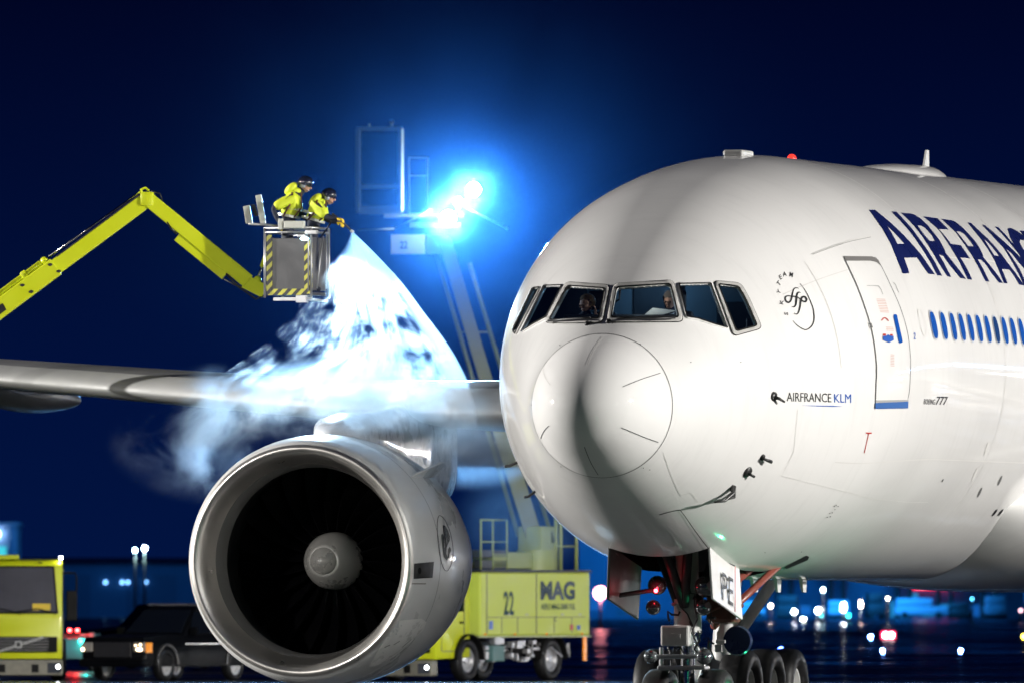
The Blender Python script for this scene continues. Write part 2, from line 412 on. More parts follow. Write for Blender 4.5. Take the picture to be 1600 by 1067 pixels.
# whole skin for ray casting
bm = skin(0, 99); me = bpy.data.meshes.new('tmp'); bm.to_mesh(me); bm.free()
FB_ = BVHTree.FromPolygons([v.co.copy() for v in me.vertices], [tuple(p.vertices) for p in me.polygons]); bpy.data.meshes.remove(me)
bm = skin(1.2, 99)
cam_l = MI_AC @ CAMP
bm.faces.ensure_lookup_table()
def facing(f): return f.normal.dot(cam_l-f.calc_center_median()) > 0
bmesh.ops.recalc_face_normals(bm, faces=bm.faces)
near = [f for f in bm.faces if 1.25 < f.calc_center_median().y < 5.2 and f.calc_center_median().z > 5.6 and f.calc_center_median().z < 7.0]
es = list({e_ for f in near for e_ in f.edges})
bmesh.ops.subdivide_edges(bm, edges=es, cuts=3, use_grid_fill=True)
dead = []
for f in bm.faces:
    c = f.calc_center_median()
    if 1.2 < c.y < 5.5 and 5.6 < c.z < 7.1 and facing(f):
        x, y = pxl(c)
        if any(inside(x, y, p) for p in WIN.values()): dead.append(f)
    elif 4.32 < c.y < 7.3 and abs(c.x) < .74 and c.z < 3.4: dead.append(f)
bmesh.ops.delete(bm, geom=dead, context='FACES')
me = bpy.data.meshes.new('fuselage'); bm.to_mesh(me); bm.free()
for p in me.polygons: p.use_smooth = True
me.materials.append(WHITE); fus = bpy.data.objects.new('fuselage', me); link(fus); fus.parent = air
bm = skin(0, 1.2); me = bpy.data.meshes.new('radome'); bmesh.ops.recalc_face_normals(bm, faces=bm.faces); bm.to_mesh(me); bm.free()
for p in me.polygons: p.use_smooth = True
me.materials.append(WHITE2); rad = bpy.data.objects.new('radome', me); link(rad); rad.parent = air
# seams follow the skin in real space
def seam3(name, pts, wd, material, parent, off=.004):
    """strip along skin points (s, a)"""
    bm = bmesh.new(); L = []
    P = [fpt(*q) for q in pts]
    for i, p in enumerate(P):
        d = (P[min(i+1, len(P)-1)]-P[max(i-1, 0)]).normalized()
        s, a = pts[i]; n = (fpt(s+.02, a)-fpt(s, a)).cross(fpt(s, a+.01)-fpt(s, a)).normalized()
        if n.dot(p-Vector((0, s+.5, 5.3))) < 0: n = -n
        sd = d.cross(n).normalized()*wd/2
        L.append((bm.verts.new(p+n*off+sd), bm.verts.new(p+n*off-sd)))
    for a, b in zip(L, L[1:]): bm.faces.new((a[0], a[1], b[1], b[0]))
    bmesh.ops.recalc_face_normals(bm, faces=bm.faces)
    me = bpy.data.meshes.new(name); bm.to_mesh(me); bm.free(); me.materials.append(material)
    o = bpy.data.objects.new(name, me); link(o); o.parent = parent; return o
seam3('radome_seam', [(1.2, 2*math.pi*k/120) for k in range(121)], .016, SEAM, rad)
for k in range(6):
    a = 2*math.pi*(k+.03)/6
    seam3('lightning_strip', [(.33+.78*j/12, a) for j in range(13)], .012, SEAM if k in (1, 2, 3, 4) else SEAML, rad)
for s, a0, a1 in ((9.8, -.5, 1.1), (15.2, -.5, 1.6), (12.6, 1.1, 2.3), (18.3, -.2, 2.4), (4.9, .9, 1.5)):
    seam3('skin_seam', [(s, a0+(a1-a0)*j/50) for j in range(51)], .018, SEAML, fus, .003)
seam3('skin_seam', [(4.0+j*.25, 1.02) for j in range(60)], .015, SEAML, fus, .003)
seam3('skin_seam', [(5.2+j*.25, 2.02) for j in range(60)], .015, SEAM, fus, .003).data.materials[0] = SEAML
def fst(name, bm2, m, parent=fus, off=.006, step=8, **k): return stamp(name, bm2, m, parent, FB_, off, step, **k)
# windshield: frames, gaskets and panes
def rc(poly, r): return rounded(poly, r)
for k, g in WIN.items():
    big = k in ('L1', 'R1', 'R3', 'L3'); r = {'L1': 5, 'R1': 6, 'R3': 5}.get(k, 2.5)
    fr = fst('window_frame', poly2([rc(grow(g, 5.6 if big and k != 'L3' else 2.2), r+3), rc(grow(g, -.5), r)]), FRAME if big else WHITE, air, .022, 6, thick=.05)
    if big and k != 'L3': fst('gasket', poly2([rc(grow(g, 6.9), r+4), rc(grow(g, 5.4), r+3)]), GASK, fr, .012, 6)
    fst('gasket', poly2([rc(grow(g, .9), r), rc(grow(g, -1.1), r)]), GASK, fr, .026, 6)
    fst('pane', poly2([rc(grow(g, .8), r)]), PANE, fr, .0, 6)
# cockpit: liner, rear wall, panel, seats
COCK = mat('cockpit_trim', (.10, .13, .15), .7, var=.2)
COCKD = mat('dark_cockpit_trim', (.015, .017, .02), .7, var=.2)
it = MB()
rings = []
for s in (1.75, 2.1, 2.6, 3.2, 3.9, 4.3):
    W_, T_, B_, M_ = sect(s)
    rings.append([((W_-.16)*math.sin(a), s, M_+((T_-M_-.16) if math.cos(a) > 0 else .2)*math.cos(a)) for a in [2*math.pi*j/40 for j in range(40)]])
it.loft(rings, caps=False); liner = it.build('cockpit_liner', COCKD, air, True)
# cut the same window openings in the liner
bm = bmesh.new(); bm.from_mesh(liner.data)
bmesh.ops.subdivide_edges(bm, edges=bm.edges[:], cuts=5, use_grid_fill=True)
dd = []
for f in bm.faces:
    c = f.calc_center_median(); x, y = pxl(c)
    if c.z > 5.55 and c.y < 3.9 and any(inside(x, y, grow(p, 3)) for p in WIN.values()): dd.append(f)
    elif c.z > 5.75 and c.z < 6.55 and c.y < 3.6: dd.append(f)
bmesh.ops.delete(bm, geom=dd, context='FACES'); bm.to_mesh(liner.data); bm.free()
W_, T_, B_, M_ = sect(4.28)
MB().prism([((W_-.12)*math.sin(a), 4.28, M_+((T_-M_-.12) if math.cos(a) > 0 else .3)*math.cos(a)) for a in [2*math.pi*j/40 for j in range(40)]], (0, .05, 0)).build('cockpit_rear_wall', COCK, air)
MB().box((-.35, 4.2, 5.2), (.35, 4.27, 6.9)).box((-1.5, 4.1, 5.5), (-1.0, 4.27, 6.6), .02).box((.9, 4.1, 5.5), (1.5, 4.27, 6.35), .02).build('cockpit_door', COCKD, air)
MB().loft([[(-.5, 1.72, 5.7), (.5, 1.72, 5.7), (.5, 1.72, 5.98), (-.5, 1.72, 5.98)], [(-.86, 2.25, 5.6), (.86, 2.25, 5.6), (.86, 2.3, 6.14), (-.86, 2.3, 6.14)]]).build('glareshield', COCKD, air)
for sx in (-.56, .56):
    sbm = MB().box((sx-.26, 3.05, 5.2), (sx+.26, 3.2, 6.2), .05).box((sx-.16, 3.07, 6.22), (sx+.16, 3.17, 6.5), .04).box((sx-.26, 2.7, 5.2), (sx+.26, 3.1, 5.35), .04)
    sbm.build('pilot_seat', COCKD, air)
MB().box((-.2, 2.5, 6.55), (.2, 3.3, 6.62), .02).tube([(-.05, 2.35, 6.5), (-.05, 2.3, 6.35), (-.15, 2.3, 6.3)], .015).build('overhead_panel', COCKD, air)
MB().box((1.55, 3.3, 5.75), (1.75, 3.6, 6.1), .02).build('side_console', COCKD, air)
cl = lamp('POINT', 'cockpit_dome_light', M_AC @ Vector((0, 3.6, 6.7)), 26, (.35, .68, 1), .12)
cl2 = lamp('POINT', 'cockpit_map_light', M_AC @ Vector((.35, 2.3, 6.55)), 5.0, (1, .9, .75), .05)
# wipers
wp = MB()
for pl in ([(963, 504.5), (990, 502.5), (1020, 503.5), (1052, 501.5)], [(862, 506), (885, 504.5), (912, 503.5), (925, 503)]):
    q = []
    for x, y in pl:
        p, n = hits(FB_, x, y); q.append(p+n*.07)
    wp.tube(q, .018, 6)
for x, y in ((918, 506.5), (951, 503)):
    p, n = hits(FB_, x, y); wp.ball(p, .045, 2)
wp.build('windshield_wiper', BLACKP, air, True)
# door with its fittings
dl = z7([(563, 8), (600, 84), (655, 205), (708, 352), (745, 480), (765, 600), (775, 720), (771, 850), (768, 925)])
dr = z7([(768, 14), (805, 70), (872, 210), (926, 335), (965, 460), (985, 580), (991, 700), (985, 850), (972, 922)])
dpoly = smooth_pts(dl, 3)+smooth_pts(dr, 3)[::-1]
door = fst('door', poly2([grow(dpoly, -.3)]), WHITE, air, .010, 6)
fst('door_seam', stroke2(dpoly, .9, True), SEAM, door, .013, 6)
fst('painted_door_head_shade', poly2([z7([(562, 6), (745, 8), (785, 30), (800, 66), (775, 45), (735, 36), (580, 36)])]), mat('painted_shade_grey', (.16, .155, .15), .5), door, .016, 6)  # grey shadow at the door head, painted on as a strip
fst('door_sill', poly2([z7([(763, 940), (975, 930), (973, 973), (763, 976)])]), mat('blue_sill', (.035, .12, .36), .4, var=.15), door, .02, 6)
fst('sill_lip', poly2([z7([(768, 922), (974, 918), (974, 930), (766, 938)])]), mat('pale_sill_lip', (.34, .34, .34), .5), door, .02, 6)
fst('door_window', poly2([rounded(z7([(878, 378), (900, 376), (940, 555), (916, 562)]), 2.6)]), BLUEW, door, .02, 6)
fst('handle', stroke2(z7([(710, 194), (785, 197), (802, 220), (812, 250)]), .5), SEAM, door, .018, 6)
fst('hinge', poly2([z7([(722, 432), (738, 432), (748, 462), (730, 462)]), z7([(728, 440), (734, 440), (740, 455), (733, 455)])]), SEAM, door, .02, 6)
REDT = mat('faded_red_placard', (.55, .33, .28), .5)
bmT = bmesh.new()
for zx, zy, ww, n, sk in ((772, 280, 56, 4, 3), (784, 322, 56, 5, 3), (832, 458, 48, 3, 2), (862, 632, 24, 8, 0)):
    for j in range(n):
        stroke2(z7([(zx+j*sk, zy+j*10), (zx+j*sk+ww, zy+j*10+2)]), .8, bm=bmT)
fst('placard_lines', bmT, REDT, door, .016, 6)
fst('arrow_mark', stroke2(smooth_pts(z7([(804, 418), (816, 402), (832, 402), (850, 420)]), 4), [.6]+[1.5]*11+[.6]), RED, door, .018, 6)
for nm, pl, m in (('aircraft_badge', [(812, 540), (812, 515), (838, 512), (845, 503), (853, 512), (880, 515), (880, 540), (852, 557)], BLUEL), ('badge_corner', [(812, 500), (830, 500), (832, 512), (813, 513)], RED), ('badge_corner', [(858, 503), (873, 503), (875, 514), (858, 512)], RED)):
    fst(nm, poly2([z7(pl)]), m, door, .02, 6)
fst('emblem_ring_mark', stroke2(smooth_pts(z7([(885, 172), (900, 190), (908, 212), (918, 236)]), 3), .5), SEAM, fus)
fst('drip_strip', stroke2(smooth_pts([(1269, 397.5), (1295, 388), (1325, 378), (1360, 370.5)], 5), 1.1), SEAML, fus, .02)
fst('drip_strip', stroke2(smooth_pts([(1269, 398.7), (1295, 389.2), (1325, 379.2), (1360, 371.6)], 5), .7), SEAM, fus, .012)
# titles
def zA(L): return [(1350+x/8.892, 320+y/8.892) for x, y in L]
def zB(L): return [(1470+x/8.892, 330+y/8.892) for x, y in L]
AF = [[zA(p) for p in ([(68, 78), (150, 78), (290, 190), (420, 305), (560, 440), (700, 595), (790, 700), (880, 830), (978, 972), (890, 965), (800, 835), (735, 740), (553, 742), (628, 958), (535, 962), (460, 770), (370, 550), (265, 360), (165, 215)], [(310, 290), (425, 400), (562, 550), (460, 550), (385, 405)])],
 [zA([(378, 100), (450, 106), (560, 225), (660, 335), (760, 470), (880, 640), (980, 800), (1080, 992), (1015, 985), (930, 820), (820, 640), (720, 495), (620, 360), (500, 225)])],
 [zA(p) for p in ([(510, 118), (640, 128), (700, 145), (790, 205), (880, 290), (960, 390), (1040, 490), (1090, 580), (1115, 625), (1130, 675), (1270, 850), (1412, 1034), (1337, 1024), (1197, 854), (1100, 720), (1038, 695), (1110, 820), (1205, 1008), (1155, 1000), (1045, 830), (965, 690), (880, 555), (800, 435), (690, 295), (590, 190)], [(740, 297), (800, 300), (850, 330), (940, 430), (985, 515), (905, 508), (830, 420)])],
 [zA([(820, 168), (1015, 195), (1172, 351), (1035, 343), (1130, 450), (1202, 549), (1342, 570), (1470, 754), (1335, 738), (1422, 884), (1500, 1047), (1440, 1040), (1317, 789), (1197, 589), (1067, 394), (1000, 320), (900, 235)])],
 [zB(p) for p in ([(5, 115), (140, 132), (190, 150), (280, 215), (380, 320), (470, 420), (530, 510), (570, 590), (590, 650), (690, 770), (790, 900), (860, 1003), (805, 998), (700, 860), (620, 740), (560, 685), (510, 675), (590, 820), (670, 985), (618, 978), (530, 800), (430, 620), (350, 500), (210, 305), (100, 200)], [(215, 288), (270, 292), (320, 320), (410, 425), (455, 497), (375, 490), (290, 380)])],
 [zB(p) for p in ([(372, 165), (415, 170), (520, 270), (640, 380), (760, 510), (850, 620), (930, 730), (1040, 870), (1148, 1035), (1085, 1025), (1020, 910), (950, 818), (845, 810), (925, 1010), (875, 1005), (800, 820), (740, 680), (650, 530), (560, 400), (450, 265)], [(590, 378), (700, 490), (810, 632), (740, 622), (650, 480)])],
 [zB([(565, 195), (605, 200), (720, 295), (870, 425), (1010, 555), (1128, 675), (1060, 575), (960, 450), (850, 325), (748, 222), (795, 228), (900, 340), (1010, 470), (1156, 660), (1320, 900), (1400, 1090), (1350, 1080), (1290, 960), (1156, 800), (1080, 720), (990, 600), (893, 520), (960, 610), (1060, 760), (1110, 850), (1200, 1050), (1150, 1040), (1090, 900), (1000, 730), (930, 610), (860, 505), (760, 400), (660, 290)])],
 [zB([(925, 255), (950, 240), (990, 248), (1060, 285), (1156, 355), (1260, 460), (1230, 470), (1150, 410), (1100, 405), (1090, 440), (1140, 530), (1240, 690), (1340, 820), (1400, 850), (1420, 800), (1460, 810), (1480, 900), (1460, 960), (1380, 940), (1270, 840), (1150, 690), (1050, 530), (960, 370)])],
 [zB([(1095, 275), (1230, 290), (1300, 370), (1200, 360), (1280, 470), (1370, 480), (1430, 560), (1330, 550), (1420, 690), (1530, 700), (1580, 800), (1440, 790), (1300, 590)])]]
lt = [fst('title_letter', poly2(L), NAVY, air, .006, 8) for L in AF]
fst('group_title', text_box('AIRFRANCE', 1229, 612.6, 1298.5, 626.5, 0, 0, 1.6), BLACKP, air, .006)
fst('group_title', text_box('KLM', 1303, 614.8, 1329.5, 628.2, 0, 0, .5), BLUEL, air, .006)
fst('title_underline', stroke2([(1252, 633), (1275, 633.6), (1298, 634.1), (1301, 634.2), (1316, 634.8)], [.1, 1.2, 1.7, 1.7, .1]), BLUEL, air, .007)
fst('type_title', text_box('BOEING', 1442.5, 622.8, 1461, 631, 0, .35, .6), BLACKP, air, .006)
fst('type_title', text_box('777', 1461.5, 619, 1481, 632, .012, .35, .4), BLACKP, air, .006)
# alliance emblem: lettering on an arc, crescent ring, knot of three strokes
for ch, x, y, an in (('S', 197, 372, 82), ('K', 167, 300, 78), ('Y', 150, 232, 62), ('T', 150, 178, 48), ('E', 160, 138, 30), ('A', 187, 118, 12), ('M', 230, 122, -10)):
    ca, sa = math.cos(R(an)), math.sin(R(an)); cx, cy = z7([(x, y)])[0]
    fst('emblem_letter', text2(ch, lambda u, v: (cx+10.5*((u)*ca-(v-.35)*sa)*.78, cy-10.5*((u)*sa+(v-.35)*ca)), 1, .012, 0, 'CENTER'), BLACKP, air, .006)
cr_ = smooth_pts(z7([(285, 178), (322, 228), (352, 290), (372, 350), (375, 410), (360, 450), (325, 474), (292, 462), (262, 440), (240, 415)]), 5)
fst('emblem_ring', stroke2(cr_, [.4+1.5*math.sin(math.pi*i/(len(cr_)-1)) for i in range(len(cr_))]), BLACKP, air, .006)
for i, pl in enumerate(([(278, 212), (262, 206), (246, 215), (236, 250), (228, 285), (212, 300), (195, 290), (192, 268), (208, 258), (235, 262), (262, 268)],
        [(290, 238), (276, 236), (266, 250), (262, 285), (258, 315), (245, 330), (234, 326)],
        [(240, 258), (270, 268), (300, 290), (320, 296), (327, 280), (315, 265), (298, 268), (290, 290), (286, 325), (276, 362), (262, 376), (246, 368)])):
    q = smooth_pts(z7(pl), 5); n_ = len(q)
    fst('emblem_knot', stroke2(q, [.7+2.1*math.sin(math.pi*j/(n_-1)) for j in range(n_)]), BLACKP, air, .006+.002*i, 4)
# cabin windows: ovals along the side, every 21 inches
def side_oval(name, s, h, rs, rh, m, parent, off=.006, n=20, hole=0):
    bm = bmesh.new(); W_, T_, B_, M_ = sect(s); P = []
    def q(ds, dh):
        z = h+dh; r = (T_-M_) if z > M_ else (M_-B_); w_ = sect(s+ds)[0]
        return Vector((w_*math.sqrt(max(0, 1-((z-M_)/r)**2))+off, s+ds, z))
    outer = [bm.verts.new(q(rs*math.copysign(abs(math.cos(t))**.75, math.cos(t)), rh*math.copysign(abs(math.sin(t))**.75, math.sin(t)))) for t in [2*math.pi*j/n for j in range(n)]]
    if hole:
        inner = [bm.verts.new(q(rs*hole*math.cos(t), rh*hole*math.sin(t))) for t in [2*math.pi*j/n for j in range(n)]]
        for j in range(n): bm.faces.new((outer[j], outer[(j+1) % n], inner[(j+1) % n], inner[j]))
    else: bm.faces.new(outer)
    me = bpy.data.meshes.new(name); bm.to_mesh(me); bm.free(); me.materials.append(m)
    o = bpy.data.objects.new(name, me); link(o); o.parent = parent; return o
fs = side_oval('cabin_window', 20.2, 6.09, .135, .195, BLUEW, air, .014)
fs2 = side_oval('cabin_window', 20.2, 6.09, .135, .195, mat('half_shut_cabin_window', (.01, .04, .12), .15, emit=.16, ecol=(.003, .07, .40)), air, .014); fs2.location.y = .533*22+8.5-20.2
fr_ = side_oval('window_rim', 20.2, 6.09, .158, .220, mat('window_rim_grey', (.42, .45, .50), .4), air, .010, hole=.86)
for i in range(6): side_oval('window_rim', 8.5+.533*i, 6.09, .158, .220, mat('window_rim_grey', (.42, .45, .50), .4), air, .010, hole=.86)
for i in range(6): side_oval('cabin_window', 8.5+.533*i, 6.09, .135, .195, BLUEW, air, .014)
for i in range(6, 56):
    if i in (22, 24, 25, 26): continue
    c = fs.copy(); link(c); c.parent = air; c.location.y = .533*i+8.5-20.2
    if i % 5 == 2 or i % 7 == 4: c.data = fs2.data
    c = fr_.copy(); link(c); c.parent = air; c.location.y = .533*i+8.5-20.2
side_oval('blanked_window', 7.97, 6.12, .13, .2, SEAML, air, .004, hole=.93)
fst('door_number', text_box('2', 1427, 520, 1430.5, 530, .01), BLUEL, air)
# small marks and ports
bmT = stroke2([(1352.5, 676), (1361.5, 676)], 2.2); stroke2([(1357, 676), (1350, 707)], 1.0, bm=bmT); fst('tow_limit_mark', bmT, RED, air)
for x, y, rx, ry, an, m in ((1541, 701, 1.7, 12, 18, SEAML), (1523, 740, 1.7, 12, 24, SEAML), (1562, 750, 1.6, 8.5, 24, SEAM), (1530.5, 768.5, 1.6, 8.5, 26, SEAM), (1554, 800, 1.5, 7, 38, BLACKP), (1563, 800, 1.5, 7, 38, BLACKP), (1472.5, 750, .8, 2.5, 30, BLACKP)):
    ca, sa = math.cos(R(an)), math.sin(R(an))
    fst('vent_port', poly2([[(x+rx*math.cos(t)*ca+ry*math.sin(t)*sa, y+rx*math.cos(t)*sa-ry*math.sin(t)*ca) for t in [2*math.pi*j/16 for j in range(16)]]]), m, air)
fst('drain_slot', poly2([[(1225, 885), (1260, 867), (1264, 869), (1262, 874), (1229, 888)]]), BLACKP, air)
bmT = bmesh.new()
for x, y in ((1292, 807), (1296, 801), (1300, 800), (1303, 790), (1306, 788), (1309, 790), (1304, 795), (1297, 806), (1252, 861), (1195, 862), (957, 506), (1079, 566), (1157, 566), (1015, 733), (875, 540), (1000, 538), (1005, 730), (877, 728), (831, 632)):
    q = [(x+.8*math.cos(t), y+.8*math.sin(t)) for t in [math.pi*j/3 for j in range(6)]]; bmT.faces.new([bmT.verts.new((*v, 0)) for v in q])
fst('fastener_dots', bmT, BLACKP, air, .008)
fst('access_panel_seam', stroke2([(1246, 640), (1240, 705), (1221, 743), (1290, 760), (1360, 778), (1420, 784), (1450, 784)], .5), SEAML, air)
fst('access_panel_seam', stroke2(smooth_pts([(1036, 706), (1048, 740), (1062, 770), (1068, 772), (1080, 770), (1090, 784)], 3), .8), SEAML, air)
fst('bay_door_seam', stroke2(smooth_pts([(1030, 803), (1058, 796), (1066, 800), (1085, 827), (1108, 857), (1125, 872), (1150, 888), (1170, 897)], 4), 1.1), GASK, air, .008)
fst('bay_door_seam', stroke2(smooth_pts([(966, 830), (955, 848), (951, 862)], 4), .8), SEAML, air, .008)
# probes: little fins standing off the skin
def probe(name, pts, r, disk=None):
    b = MB(); q = []
    for x, y, o_ in pts:
        p, n = hits(FB_, x, y); q.append(p+n*o_)
    b.tube(q, r, 8)
    if disk:
        p, n = hits(FB_, *disk[:2]); b.lathe([(0, 0), (0, disk[2]), (.02, disk[2]*.9), (.02, 0)], p, n, 16)
    return b.build(name, mat('dark_probe', (.05, .05, .05), .4, metal=.5), air, True)
probe('pitot_probe', [(1145, 760, 0), (1139, 764, .10), (1123, 770, .16), (1107, 771, .17)], [.05, .035, .022, .014])
probe('pitot_probe', [(1146, 768, 0), (1141, 769, .1), (1130, 769, .14)], [.035, .022, .014])
probe('angle_of_attack_vane', [(1191, 711, 0), (1189, 714, .06), (1198, 717, .09)], [.02, .02, .028], (1191, 714, .05))
probe('angle_of_attack_vane', [(1168, 738, 0), (1170, 739, .05), (1173, 740, .08)], [.02, .02, .02], (1168, 737, .085))
probe('temperature_probe', [(1209, 620, 0), (1211, 622, .07), (1217, 627, .1)], [.03, .022, .016], (1209, 619, .07))
for a, b_ in (((831, 770), (822, 762)), ((806, 722), (797, 727))):
    p, n = hits(FB_, a[0]+2, a[1]); bb = MB(); bb.tube([p, p+n*.12, p+n*.14+Vector((0, -.14, 0))], .02, 8).build('pitot_probe', BLACKP, air, True)
# crown fittings
p = fpt(8.8, 0); MB().box((-.15, 8.45, p.z-.03), (.15, 9.1, p.z+.07), .03).build('crown_antenna', WPART, air)
p = fpt(11.8, 0)
MB().ball((0, 11.9, 8.64), .07, 2, (1, 1.4, 1)).build('anti_collision_beacon', mat('red_beacon_lens', (.5, .02, .02), .2, emit=1.2, ecol=(1, .05, .03)), air, True)
sd = MB(); rings = []
for i in range(15):
    t = i/14; s = 16.2+t*4.5; hgt = .17*math.sin(math.pi*min(1, t*1.15)**.6*.5)*(1-max(0, t-.80)/.20)**.5 if t < 1 else 0
    hgt = max(.02, hgt); wd_ = .55*(max(.04, math.sin(math.pi*(.04+.92*t))))**.5
    rings.append([(wd_*math.cos(a), s, 8.50+(hgt+.1)*max(0, math.sin(a))) for a in [math.pi*j/12 for j in range(13)]])
sd.loft(rings, caps=False, closed=False); sd.build('satellite_antenna_dome', WHITE, air, True)
MB().loft([[(-.02, 19.9, 8.6), (.02, 19.9, 8.6), (.02, 20.3, 8.6), (-.02, 20.3, 8.6)], [(-.012, 20.15, 9.02), (.012, 20.15, 9.02), (.012, 20.3, 9.02), (-.012, 20.3, 9.02)]]).build('blade_antenna', WPART, air)
# belly fairing
bf = MB(); rings = []
for i in range(41):
    t = i/40; s = 15.2+t*24; e2 = max(0, 1-(2*t-1)**4)**.5; W2, H2 = 3.05+.38*e2, 1.05*e2
    rings.append([((W2*(.55+.45*e2))*math.sin(a), s, 3.55-(1.35*e2+.0)*math.cos(a)) for a in [-math.pi*.62+1.24*math.pi*j/40 for j in range(41)]])
bf.loft(rings, caps=False, closed=False); bf.build('belly_fairing', WHITE, air, True)
for s, l in ((9.5, .35), (10.9, .28), (12.4, .3), (8.1, .5)):
    MB().loft([[(-.03, s, 2.42), (.03, s, 2.42), (.03, s+l, 2.42), (-.03, s+l, 2.42)], [(-.015, s+.12, 2.2), (.015, s+.12, 2.2), (.015, s+l, 2.2), (-.015, s+l, 2.2)]]).build('belly_antenna', WPART, air)
# ------------------------------------------------------------------ wings
def wing(sg):
    st = [(2.7, 19.1, 13.4, 4.25, .13), (5, 20.9, 11.6, 4.70, .125), (7.4, 22.45, 10.0, 5.0, .12), (9.6, 23.95, 8.9, 5.10, .115), (12.3, 25.8, 7.9, 5.25, .11), (15, 27.6, 7.1, 5.46, .11), (18, 29.65, 6.4, 5.69, .108), (24, 33.7, 4.4, 6.2, .10), (30.2, 38.2, 2.0, 6.8, .10)]
    def ring(q, frm, to_, n=18, d=0):
        p, s, c, h, tc_ = q; out = []
        def yt(x): return 5*tc_*(.2969*math.sqrt(x)-.126*x-.3516*x*x+.2843*x**3-.1036*x**4)
        xs = [frm+(to_-frm)*(j/n)**2 for j in range(n+1)]
        up = [(x, yt(x)*.86+.02*math.sin(math.pi*min(1, x))) for x in xs]; lo = [(x, -yt(x)*.50+.012*math.sin(math.pi*x)) for x in xs]
        pts = up[::-1]+lo[1:]
        al = math.radians(1.8)
        for x, z in pts:
            X_, Z_ = x*c, z*c; X2 = X_*math.cos(al)+Z_*math.sin(al); Z2 = -X_*math.sin(al)+Z_*math.cos(al)
            out.append((sg*p, s+X2, h+Z2))
        return out
    wg = MB(); wg.loft([ring(q, 0, 1) for q in st]); wo = wg.build('wing', GREY, air, 40)
    def scale_(r, q): return [((x), q[1]+(y-q[1])*1.0-.012, q[3]+(z-q[3])*1.035+.0) for x, y, z in r]
    s2 = MB(); s2.loft([scale_(ring(q, 0, .085, 8), q) for q in st[1:]], caps=False, closed=False); s2.build('leading_edge_slat', SLAT, wo, True)
    for p, s0, L, h, r in ((19.0, 31.6, 5.6, 5.62, .34), (12.2, 28.5, 6.2, 4.85, .38), (23.5, 34.8, 4.2, 5.95, .26)):
        rr = MB(); rr.lathe([(0, 0)]+[(L*t, r*math.sin(math.pi*t**.7)**.6) for t in [j/14 for j in range(1, 14)]]+[(L, 0)], (sg*p, s0, h), (0, 1, -.03), 20); rr.build('flap_track_fairing', GREY, wo, True)
    return wo
wing(-1); wing(1)
MB().loft([[(-.25, 53, 8.2), (.25, 53, 8.2), (.1, 62, 8.0), (-.1, 62, 8.0)], [(-.08, 60.5, 18.4), (.08, 60.5, 18.4), (.04, 63.8, 18.4), (-.04, 63.8, 18.4)]]).build('tail_fin', WHITE, air)
for sg in (-1, 1):
    MB().loft([[(sg*.6, 55.5, 7.5), (sg*.6, 58, 7.75), (sg*.6, 61.5, 7.5), (sg*.6, 58, 7.3)], [(sg*10.7, 62, 8.3), (sg*10.7, 62.8, 8.36), (sg*10.7, 64, 8.3), (sg*10.7, 62.8, 8.25)]]).build('tailplane', GREY, air)
